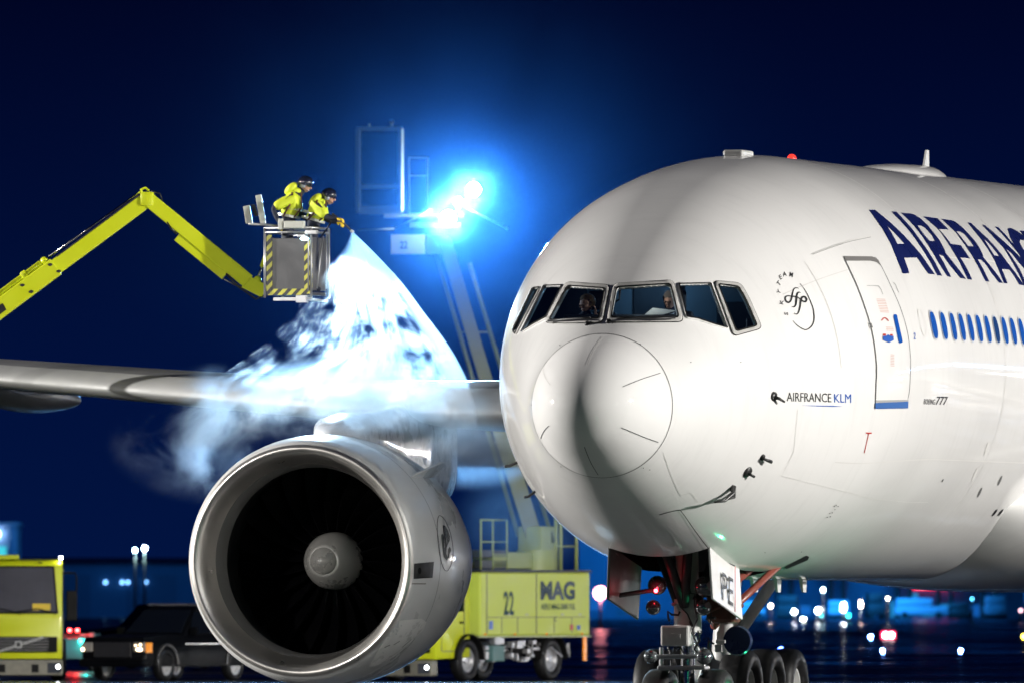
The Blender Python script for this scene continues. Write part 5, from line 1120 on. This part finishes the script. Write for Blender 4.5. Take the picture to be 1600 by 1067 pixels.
# cab and locker fittings
for (t_, y0, hw_) in ((vt, 0, 1.1), (tt, -4.6, 1.1)):
    for sx in (-1, 1):
        MB().box((sx*(hw_+.006)-.006, y0+.3, .75), (sx*(hw_+.006)+.006, y0+.32, 2.8)).box((sx*(hw_+.006)-.006, y0+1.42, .75), (sx*(hw_+.006)+.006, y0+1.44, 2.8)).box((sx*(hw_+.006)-.006, y0+.32, .75), (sx*(hw_+.006)+.006, y0+1.42, .77)).build('door_gap', SEAM, t_)
        MB().box((sx*(hw_+.02)-.012, y0+1.2, 1.45), (sx*(hw_+.02)+.012, y0+1.36, 1.5)).build('door_handle', GASK, t_)
for y in (-1.55, -.75, 1.1, 2.0): MB().box((1.252, y-.01, 1.2), (1.26, y+.01, 1.6)).build('locker_seam', SEAM, bd)
MB().box((1.252, -2.25, 1.6), (1.26, 2.7, 1.615)).build('locker_seam', SEAM, bd)
for y in (-1.2, -.3, 1.5, 2.4): MB().box((1.255, y-.06, 1.66), (1.275, y+.06, 1.69)).build('latch', STEEL, bd)
for y in (-2.4, -.9, .7, 2.5): MB().ball((1.27, y, 1.18), .03, 1).build('side_marker', mat('amber_lens', (.6, .2, .02), .2, emit=.5, ecol=(1, .35, .05)), bd)

# things standing in front of the terminal
TW = mat('dim_white_vehicle', (.35, .42, .5), .5)
for k, (x, w_, h_) in enumerate(((1170, 3.0, 1.6), (1232, 1.5, 2.2), (1310, 4.5, 1.7), (1370, 2.2, 2.4), (1440, 5.0, 1.9), (1500, 2.0, 1.5), (1555, 4.0, 2.1), (1640, 4.5, 1.8))):
    v = at(x, 0, Zt-22); t = thing('parked_van', ('pale', 'grey')[k % 2]+' van parked before the terminal' + (' right beside the nose gear', ' under the first white lamps', ' below the drop shaped lamp', ' left of the red sign', ' under the red sign', ' right of the red sign', ' in front of the dim right end', ' beyond the right edge')[k], 'van', (v.x, Zt-22, 0), R((0, 80, 90, 15)[k % 4]), 'vans parked along the terminal')
    MB().box((-w_/2, -1, .35), (w_/2, 1, h_*.6), .15).box((-w_/2+.1, -.95, h_*.6), (w_/2-w_*.3, .95, h_), .15).build('body', TW if k % 2 == 0 else DARK, t, 40)
    for sx in (-w_*.32, w_*.32): MB().lathe([(-1.02, 0), (-1.02, .33), (1.02, .33), (1.02, 0)], (sx, 0, .33), (0, 1, 0), 14).build('wheel', RUB, t, 40)
for k, x in enumerate((1128, 1216, 1298, 1402, 1466, 1535, 1610)):
    v = at(x, 0, Zt-10); t = thing('jet_bridge', 'steel jet bridge leg and cabin against the blue terminal, '+('beside the main wheels', 'behind the white lamp pair', 'left of the drop shaped lamp', 'left of the red sign', 'behind the red sign', 'right of the red sign', 'at the right edge')[k], 'jet bridge', (v.x, Zt-10, 0), 0, 'jet bridges at the terminal')
    MB().tube([(0, 0, 0), (0, 0, 4)], .25, 8).tube([(1.2, 0, 0), (1.2, 0, 4)], .25, 8).build('leg', DARK, t); MB().box((-1.2, -4, 4), (2.4, 9, 6.8), .1).build('cabin', BW, t)
# ================================================================== PEOPLE
SKIN = mat('skin', (.52, .29, .20), .5, var=.06); JACK = mat('hi_vis_jacket', (.62, .70, .03), .6, var=.10, scale=8, bump=.5, bscale=9)
NAVYC = mat('navy_clothing', (.008, .012, .03), .75, var=.2, scale=20, bump=.4, bscale=12); MAROON = mat('maroon_trousers', (.10, .018, .015), .7, var=.2, scale=20)
HELM = mat('navy_helmet_shell', (.01, .013, .03), .15, coat=1); GLV = mat('yellow_glove', (.75, .52, .03), .6, var=.1)
def skinned(name, verts, edges, m, parent, extra=None, sub=2):
    """verts: (co, radius); one continuous surface"""
    me = bpy.data.meshes.new(name+'_s'); me.from_pydata([tuple(v[0]) for v in verts], edges, [])
    o = bpy.data.objects.new(name+'_s', me); link(o)
    sk = o.modifiers.new('skin', 'SKIN'); sk.use_smooth_shade = True
    for i, v in enumerate(verts):
        r = v[1]; me.skin_vertices[0].data[i].radius = (r, r) if not isinstance(r, tuple) else r
    me.skin_vertices[0].data[0].use_root = True
    ss = o.modifiers.new('sub', 'SUBSURF'); ss.levels = sub; ss.render_levels = sub
    dg = bpy.context.evaluated_depsgraph_get(); dg.update(); m2 = bpy.data.meshes.new_from_object(o.evaluated_get(dg))
    bpy.data.objects.remove(o)
    if extra:
        bm = bmesh.new(); bm.from_mesh(m2); eb = extra.bm; em = bpy.data.meshes.new('t'); eb.to_mesh(em); eb.free(); bm.from_mesh(em); bm.to_mesh(m2); bm.free(); bpy.data.meshes.remove(em)
    for p in m2.polygons: p.use_smooth = True
    m2.materials.clear(); m2.materials.append(m); m2.name = name
    q = bpy.data.objects.new(name, m2); link(q); q.parent = parent; return q
def head_shape(b, c, f, r=.105):
    """skull, brow, nose, chin, ears looking along f"""
    f = Vector(f).normalized(); z = Vector((0, 0, 1)); z = (z-f*z.dot(f)).normalized(); x = f.cross(z)
    Mx = Matrix((x, f, z)).transposed().to_4x4(); c = Vector(c)
    b.ball(c, r, 3, (.78, .92, 1.08), Mx); b.ball(c+f*r*.30-z*r*.55, r*.62, 2, (.85, .95, .9), Mx)
    b.ball(c+f*r*1.0-z*r*.18, r*.17, 2, (.8, 1.3, 1.2), Mx); b.ball(c+f*r*.78-z*r*.58, r*.22, 2, (1.3, .6, .4), Mx); b.ball(c+f*r*.8+z*r*.12, r*.3, 2, (1.8, .5, .35), Mx)
    for s in (-1, 1): b.ball(c+x*s*r*.8-z*r*.1, r*.24, 2, (.4, .8, 1.2), Mx)
    return x, f, z
def eyes(c, f, parent, r=.105):
    f = Vector(f).normalized(); z = Vector((0, 0, 1)); z = (z-f*z.dot(f)).normalized(); x = f.cross(z); b = MB()
    for s in (-1, 1): b.ball(Vector(c)+f*r*.88+x*s*r*.34-z*r*.02, r*.12, 1)
    b.build('eyes', mat('dark_eyes', (.03, .02, .015), .2), parent, True)
def hand(b, w_, d, pl, r=.010, curl=.5):
    """palm plus five fingers; w_ wrist, d pointing direction, pl palm normal"""
    w_, d, pl = Vector(w_), Vector(d).normalized(), Vector(pl).normalized(); s = d.cross(pl)
    M3 = Matrix((s, d, pl)).transposed().to_4x4()
    b.ball(w_+d*.045, .05, 2, (.8, 1, .36), M3)
    for k, L in ((-1.5, .066), (-.5, .078), (.5, .072), (1.5, .056)):
        a = w_+d*.078+s*k*.02; m1 = a+d*L*.5*(1-.3*curl)+pl*L*.4*curl; e1 = m1+d*L*.5*(1-curl)+pl*L*.6*curl
        b.tube([a-d*.02, a, m1, e1], [r, r, r*.95, r*.75], 8)
    a = w_+d*.02+(-s)*.036; b.tube([a, a-s*.025+d*.025+pl*.01, a-s*.03+d*.055+pl*.025], [r*1.2, r*1.1, r*.85], 8)
def worker(name, label, P, f, arms, hood, trs, Z, strap=True):
    """P: joints in photo pixels at the depth Z -> pelvis, waist, chest, neck, head"""
    pv = at(*P['pelvis'], Z); t = thing(name, label, 'person', (pv.x, Z, BS.z+.09)); O = t.location.copy()
    g = lambda q: at(q[0], q[1], Z+(q[2] if len(q) > 2 else 0))-O
    pe, wa, ch, ne, he = [g(P[k]) for k in ('pelvis', 'waist', 'chest', 'neck', 'head')]
    V = [(pe, (.15, .13)), (wa, (.14, .12)), (ch, (.17, .14)), (ne, .065), (he-Vector((0, 0, .05)), .07)]; E_ = [(0, 1), (1, 2), (2, 3), (3, 4)]
    for sy in (-1, 1):
        i = len(V); h = pe+Vector((.0, sy*.10, -.08)); kn = Vector((pe.x+.05, sy*.12, .48)); an = Vector((pe.x-.02, sy*.12, .08)); to_ = an+Vector((.17, 0, -.04))
        V += [(h, .10), (kn, .07), (an, .05), (to_, .04)]; E_ += [(0, i), (i, i+1), (i+1, i+2), (i+2, i+3)]
    hb = MB(); AR = []
    for sy, (el, wr) in zip((-1, 1), arms):
        i = len(V); sh = ch+Vector((-.0, sy*.19, .05)); e1, w1 = g(el), g(wr)
        V += [(sh, .075), (e1, .052), (w1, .036)]; E_ += [(2, i), (i, i+1), (i+1, i+2)]; AR.append((sh, e1, w1))
    body = skinned('person_body', V, E_, NAVYC, t)
    hd = MB(); x, ff, z = head_shape(hd, he, f); hd.build('head', SKIN, body, True); eyes(he, f, body)
    for sh, e1, w1 in AR:
        gv = MB(); hand(gv, w1, w1-e1, Vector((0, 0, -1)), .013, .8); gv.build('glove', GLV, body, True)
    # jacket: torso, short upper sleeves and hood
    V2 = [(wa-Vector((0, 0, .04)), (.185, .165)), (wa+(ch-wa)*.5, (.2, .175)), (ch, (.205, .17)), (ch+(ne-ch)*.75, (.10, .10))]; E2 = [(0, 1), (1, 2), (2, 3)]
    for sh, e1, w1 in AR:
        i = len(V2); V2 += [(sh, .105), (sh+(e1-sh)*.55, .09), (sh+(e1-sh)*.95, .085)]; E2 += [(2, i), (i, i+1), (i+1, i+2)]
    jk = skinned('jacket', V2, E2, JACK, t)
    ho = g(hood); MB().ball(ho*.7+ne*.3, .115, 3, (1.15, 1.25, .62), Matrix.Rotation(-.75, 4, 'Y')).ball(ho*.35+ne*.65-Vector((0, 0, .02)), .115, 3, (1, 1.15, .6)).build('hood', JACK, jk, True)
    if strap: MB().tube([ch+Vector((.02, -.21, .15)), ch+Vector((-.02, -.235, -.05)), wa+Vector((-.08, -.2, .02))], .018, 6).tube([ch+Vector((.16, -.15, .15)), ch+Vector((.17, -.17, -.1)), wa+Vector((.1, -.17, .0))], .014, 6).build('harness_strap', mat('brown_strap', (.10, .04, .02), .6), jk, True)
    # reflective bands round the jacket hem and chest
    for kk in (.12, .62):
        c0 = wa+(ch-wa)*kk; MB().lathe([(-.02, .197+.012*kk), (.02, .197+.012*kk)], c0, ch-wa, 28).build('reflective_band', mat('silver_band', (.55, .56, .5), .3, metal=.5), jk, True)
    # helmet with ear muffs and visor rim
    hm = MB().ball(he+z*.035-ff*.012, .125, 3, (1, 1.06, .88)).build('helmet', HELM, body, True)
    bm = bmesh.new(); bm.from_mesh(hm.data); bmesh.ops.delete(bm, geom=[v for v in bm.verts if (v.co-he).dot(z) < -.015 and (v.co-he).dot(ff) > .01], context='VERTS'); bm.to_mesh(hm.data); bm.free()
    em = MB()
    for s in (-1, 1): em.lathe([(0, 0), (0, .042), (.03, .04), (.035, 0)], he+x*s*.085-z*.02, x*s, 16)
    em.build('ear_muffs', mat('grey_muff', (.3, .32, .36), .2, coat=1), hm, True)
    MB().tube([he+ff*.10+x*a*.1+z*.04-ff*.04*abs(a) for a in (-1, -.5, 0, .5, 1)], .007, 6).build('visor_rim', CHROME, hm, True)
    tm_ = MB(); tm_.tube([he+x*.08-z*.05, he+x*.06+ff*.08-z*.07, he+ff*.11-z*.07], .005, 6).build('microphone', DARK, hm, True)
    return t
w1 = worker('person', 'taller worker in yellow hooded jacket leaning over the basket rail', dict(pelvis=(449, 353), waist=(450, 341), chest=(455, 316), neck=(468, 300), head=(477, 289)), (.88, -.25, -.38),
            (((426, 326, -.22), (436, 348, -.28)), ((470, 335, .15), (490, 350, .0))), (449, 293, 0), MAROON, ZB+.05)
w2 = worker('person', 'worker in yellow jacket and dark helmet aiming the spray wand', dict(pelvis=(488, 358), waist=(489, 346), chest=(494, 328), neck=(506, 316), head=(514, 308)), (.9, -.2, -.30),
            (((512, 340, -.30), (527, 342, -.36)), ((512, 344, .05), (528, 348, -.1))), (487, 311, -.05), NAVYC, ZB-.02)
wd = thing('spray_wand', 'long thin spray wand held over the basket rail with pale nozzle', 'spray wand', at(534, 346, ZB-.36))
gw = lambda x, y, dy=0: at(x, y, ZB-.36+dy)-wd.location
MB().tube([gw(519, 334), gw(534, 346), gw(549, 361)], .016, 8).build('lance', DARK, wd, True); MB().tube([gw(548, 360), gw(552, 364)], [.022, .035], 10).build('nozzle', WPART, wd, True)
MB().tube([gw(521, 336), gw(516, 350, .1), gw(508, 362, .2), gw(500, 372, .3)], .014, 8).build('supply_hose', HOSE, wd, True)
# pilots
def pilot(label, sx, s, z, face, hair, hairc, mono, shirt):
    c = M_AC @ Vector((sx, s, z)); t = thing('person', label, 'person', (c.x, c.y, c.z-.75)); O = t.location.copy(); c = c-O
    V = [(c-Vector((0, 0, .72)), (.17, .13)), (c-Vector((0, 0, .45)), (.18, .13)), (c-Vector((0, 0, .24)), (.17, .11)), (c-Vector((0, 0, .13)), .06), (c-Vector((0, 0, .04)), .06)]; E_ = [(0, 1), (1, 2), (2, 3), (3, 4)]
    for sg in (-1, 1):
        i = len(V); V += [(c+Vector((sg*.2, 0, -.24)), .065), (c+Vector((sg*.25, -.12, -.42)), .05), (c+Vector((sg*.12, -.32, -.40)), .036)]; E_ += [(2, i), (i, i+1), (i+1, i+2)]
    for sg in (-1, 1):
        i = len(V); V += [(c+Vector((sg*.1, -.1, -.76)), .09), (c+Vector((sg*.13, -.45, -.74)), .07)]; E_ += [(0, i), (i, i+1)]
    body = skinned('person_body', V, E_, NAVYC, t)
    hb = MB(); x, f, z_ = head_shape(hb, c, face, .11)
    if mono:   # a hand raised to the head
        hand(hb, c+Vector((.13, -.08, -.16)), Vector((.0, -.05, 1)), Vector((-1, 0, 0)), .011, .35); hb.tube([c+Vector((.16, -.04, -.35)), c+Vector((.13, -.08, -.15))], [.045, .035], 10)
    else:
        for sg in (-1, 1): hand(hb, c+Vector((sg*.12, -.32, -.40)), Vector((-sg*.5, -1, .1)), Vector((0, 0, -1)), .010, .5)
    hb.build('head', SKIN, body, True); eyes(c, face, body, .11)
    hr = MB().ball(c+z_*.03-f*.03, .120, 3, hair).build('hair', hairc, body, True)
    bm = bmesh.new(); bm.from_mesh(hr.data); bmesh.ops.delete(bm, geom=[v for v in bm.verts if (v.co-c).dot(f) > .035 and (v.co-c).dot(z_) < .055], context='VERTS'); bm.to_mesh(hr.data); bm.free()
    if shirt: MB().ball(c+Vector((0, -.075, -.17)), .05, 2, (1.2, .6, .8)).bar(c+Vector((-.2, -.08, -.24)), c+Vector((-.13, -.1, -.2)), .04, .03).build('white_collar', mat('white_cloth', (.7, .72, .75), .7), body, True)
    if shirt:
        g_ = MB()
        for s_ in (-1, 1): g_.lathe([(0, .022), (.004, .026), (.008, .022)], c+f*.105+x*s_*.038+z_*.0, f, 16, True)
        g_.bar(c+f*.112-x*.015, c+f*.112+x*.015, .004, .004); g_.build('glasses', DARK, body, True)
    return t, c, O
p1, pc1, pO1 = pilot('grey haired pilot in glasses and headset behind the right windshield', .62, 2.62, 6.34, (-.45, -.9, -.25), (1.0, 1.0, .95), mat('grey_hair', (.10, .08, .07), .8, var=.3, scale=30), False, True)
p2, pc2, pO2 = pilot('pilot with fair hair and raised hand behind the left windshield', -.62, 2.62, 6.30, (-.7, -.6, -.2), (1.0, 1.0, .95), mat('fair_hair', (.12, .07, .03), .8, var=.3, scale=30), True, False)
cbp = M_AC @ Vector((.52, 2.28, 6.12)); cb_ = thing('clipboard', 'white sheet on a clipboard held by the pilot behind the right windshield', 'clipboard', cbp, -math.asin(SN))
MB().prism([(-.2, .0, 0), (.1, -.03, 0), (.28, .10, .06), (-.12, .16, .10)], (0, .004, .008)).build('board', DARK, cb_); MB().prism([(-.19, .0, .012), (.09, -.03, .012), (.26, .09, .07), (-.11, .15, .11)], (0, 0, .003)).build('sheet', mat('paper', (.7, .75, .75), .6, var=.02), cb_)
# ================================================================== SPRAY AND STEAM
def vol_mat(name, build, aniso=.35, col=(.95, .97, 1)):
    m = bpy.data.materials.new(name); m.use_nodes = True; t = m.node_tree; t.nodes.clear()
    o = t.nodes.new('ShaderNodeOutputMaterial'); v = t.nodes.new('ShaderNodeVolumePrincipled'); v.inputs['Color'].default_value = (*col, 1)
    v.inputs['Anisotropy'].default_value = aniso; t.links.new(v.outputs[0], o.inputs['Volume'])
    t.links.new(build(t), v.inputs['Density']); return m
class NB:
    def __init__(s, t): s.t = t
    def m(s, op, a, b=None, c=None, clamp=False):
        n = s.t.nodes.new('ShaderNodeMath'); n.operation = op; n.use_clamp = clamp
        for i, q in enumerate((a, b, c)):
            if q is None: continue
            if isinstance(q, (int, float)): n.inputs[i].default_value = q
            else: s.t.links.new(q, n.inputs[i])
        return n.outputs[0]
    def ss(s, x, a, b):
        n = s.t.nodes.new('ShaderNodeMapRange'); n.interpolation_type = 'SMOOTHSTEP'; n.inputs[1].default_value = a; n.inputs[2].default_value = b; s.t.links.new(x, n.inputs[0]); return n.outputs[0]
    def curve(s, x, pts):
        n = s.t.nodes.new('ShaderNodeFloatCurve'); s.t.links.new(x, n.inputs['Value']); c = n.mapping.curves[0]
        c.points[0].location = pts[0]; c.points[1].location = pts[-1]
        for p in pts[1:-1]: c.points.new(*p)
        for p in c.points: p.handle_type = 'AUTO_CLAMPED'
        n.mapping.update(); return n.outputs[0]
    def noise(s, vec, scale, det=4, rough=.55, dist=0):
        n = s.t.nodes.new('ShaderNodeTexNoise'); n.inputs['Scale'].default_value = scale; n.inputs['Detail'].default_value = det; n.inputs['Roughness'].default_value = rough; n.inputs['Distortion'].default_value = dist
        s.t.links.new(vec, n.inputs['Vector']); return n.outputs[0]
    def xyz(s, x, y, z):
        n = s.t.nodes.new('ShaderNodeCombineXYZ')
        for i, q in enumerate((x, y, z)):
            if isinstance(q, (int, float)): n.inputs[i].default_value = q
            else: s.t.links.new(q, n.inputs[i])
        return n.outputs[0]
    def obj(s):
        c = s.t.nodes.new('ShaderNodeTexCoord'); p = s.t.nodes.new('ShaderNodeSeparateXYZ'); s.t.links.new(c.outputs['Object'], p.inputs[0]); return c.outputs['Object'], p.outputs
# plume: from the nozzle down to the wing. object frame at the nozzle, metres
NZ = at(550, 362, ZB-.36); kz = FPX/(ZB-.36); HT = (706-362)/kz; XS = 2.4; XW = 5.0
edgeR = [(362, 551), (403, 592), (446, 631), (493, 666), (533, 696), (568, 718), (615, 740), (667, 752), (700, 760)]
edgeL = [(362, 549), (375, 544), (415, 522), (454, 503), (497, 484), (533, 462), (564, 430), (592, 385), (623, 350), (700, 330)]
def plume(t):
    b = NB(t); vec, p = b.obj(); x, y, z = p[0], p[1], p[2]
    v = b.m('DIVIDE', z, -HT, clamp=True)
    norm = lambda L: [((yy-362)/(700-362), ((xx-550)/kz+XS)/XW) for yy, xx in L]
    w1_ = b.noise(vec, 1.1, 4, .6); w2_ = b.m('MULTIPLY', b.m('SUBTRACT', w1_, .5), 3.0)
    xr = b.m('SUBTRACT', b.m('MULTIPLY', b.curve(v, norm(edgeR)), XW), XS); xl = b.m('SUBTRACT', b.m('MULTIPLY', b.curve(v, norm(edgeL)), XW), XS)
    wd_ = b.m('MAXIMUM', b.m('SUBTRACT', xr, xl), .03)
    u = b.m('DIVIDE', b.m('SUBTRACT', xr, x), wd_)          # 0 at the sharp right edge, 1 at the ragged left edge
    uw = b.m('ADD', u, b.m('MULTIPLY', w2_, b.m('MULTIPLY', b.m('MULTIPLY', u, u), b.m('MULTIPLY', b.ss(v, .02, .45), .6))))
    edge_r = b.ss(u, 0, .02); edge_l = b.m('SUBTRACT', 1, b.ss(uw, .42, 1.0))
    # streaks run from the nozzle outwards, breaking into puffs lower down
    hole = b.noise(b.xyz(b.m('MULTIPLY', u, 3.4), b.m('MULTIPLY', y, .35), b.m('MULTIPLY', v, 5.0)), 1.55, 3, .62, .25)
    fine = b.noise(b.xyz(b.m('MULTIPLY', u, 11), b.m('MULTIPLY', y, .5), b.m('MULTIPLY', v, 4.5)), 1.6, 5, .6, .15)
    puff = b.m('MULTIPLY', b.ss(hole, .36, .64), b.m('ADD', .15, b.m('MULTIPLY', b.ss(fine, .36, .66), 1.5)))
    rim = b.m('SUBTRACT', 1, b.ss(u, .04, .15))
    body = b.m('MAXIMUM', puff, b.m('MAXIMUM', b.m('MULTIPLY', rim, .6), b.m('MULTIPLY', b.m('SUBTRACT', 1, b.ss(v, .08, .36)), .8)))
    th_ = b.m('ADD', .10, b.m('MULTIPLY', v, .85)); dz = b.m('SUBTRACT', 1, b.ss(b.m('DIVIDE', b.m('ABSOLUTE', b.m('SUBTRACT', y, b.m('MULTIPLY', v, YD))), th_), .3, 1.0))
    thin = b.m('DIVIDE', 1.5, b.m('ADD', .34, b.m('MULTIPLY', v, 1.1)))
    low = b.m('SUBTRACT', 1, b.ss(v, .72, 1.0))
    d = b.m('MULTIPLY', b.m('MULTIPLY', edge_r, edge_l), b.m('MULTIPLY', body, dz)); d = b.m('MULTIPLY', b.m('MULTIPLY', d, thin), low)
    return b.m('MULTIPLY', d, PD)
YD = -8.6
PD = 1.3
# domain: prism that follows the fan
rings = []
for yy in (360, 400, 450, 500, 550, 600, 650, 702):
    v = (yy-362)/(700-362); xr = lin([a[0] for a in edgeR], [a[1] for a in edgeR], yy) if yy > 362 else 552; xl = lin([a[0] for a in edgeL], [a[1] for a in edgeL], yy) if yy > 362 else 547
    xr = (xr-550)/kz+.08; xl = (xl-550)/kz-.35*max(0, v)-.08; h = .14+.95*max(0, v); yc = YD*v; z = -(yy-362)/kz
    rings.append([(xl, yc-h, z), (xr, yc-h, z), (xr, yc+h, z), (xl, yc+h, z)])
pm = vol_mat('spray_mist', plume, .55); pb = MB().loft(rings); pbm = pb.build('deicing_spray', pm); pbm.location = NZ
tag(pbm, 'white fan of spray falling from the wand onto the wing', 'spray', kind='stuff')
def cloud(name, label, x0, y0, x1, y1, Z, dz, dens, nscale, seed, thr=(.45, .68), flat=1.0, col=(.72, .86, 1)):
    c = at((x0+x1)/2, (y0+y1)/2, Z); k = FPX/Z; hx, hz = (x1-x0)/2/k, (y1-y0)/2/k
    def f(t):
        b = NB(t); vec, p = b.obj(); q = b.xyz(b.m('DIVIDE', p[0], hx), b.m('DIVIDE', p[1], dz), b.m('DIVIDE', p[2], hz))
        ln = t.nodes.new('ShaderNodeVectorMath'); ln.operation = 'LENGTH'; t.links.new(q, ln.inputs[0])
        fall = b.m('SUBTRACT', 1, b.ss(ln.outputs['Value'], .25, .98))
        n = b.noise(b.xyz(b.m('ADD', p[0], seed), p[1], b.m('MULTIPLY', p[2], flat)), nscale, 6, .62, .5)
        return b.m('MULTIPLY', b.m('MULTIPLY', b.ss(n, *thr), fall), dens)
    m = vol_mat(name, f, .45, col); o = MB().ball((0, 0, 0), 1, 3, (hx, dz, hz)).build(name, m); o.location = c
    return tag(o, label, 'steam', kind='stuff', group='steam drifting off the wing')
cloud('steam_cloud', 'bright steam spreading over the wing behind the engine top', 330, 545, 800, 705, 220.0, 1.5, 1.9, 1.0, 3.1)
cloud('steam_cloud', 'faint bluish steam wisps drifting left of the engine', 150, 560, 520, 800, 221.5, 1.5, 1.0, .9, 9.4, (.5, .74))
cloud('steam_cloud', 'warm grey steam rolling down between engine and fuselage', 600, 640, 860, 775, 220.0, 1.2, 1.6, .9, 17.0, (.42, .66))
cloud('steam_cloud', 'thin steam veil in front of the tank truck', 690, 720, 940, 920, 300, 3.0, .10, .5, 27.0, (.40, .66))
cloud('lamp_mist', 'blue lit mist hanging around the work lamps of the deicing truck', -250, -330, 1650, 905, 354.0, 6.0, .0024, .12, 41.0, (.1, .8), 1.0, (.18, .48, 1))
cloud('lamp_mist', 'dense mist added to widen the glow of the upper work lamp', 685, 242, 795, 352, 353.7, .8, .009, .8, 51.0, (.1, .8), 1.0, (.4, .7, 1))  # small mist balls added to enlarge the bright lamp cores
cloud('lamp_mist', 'dense mist added to widen the glow of the lower work lamp', 642, 284, 758, 400, 353.7, .8, .012, .8, 57.0, (.1, .8), 1.0, (.4, .7, 1))
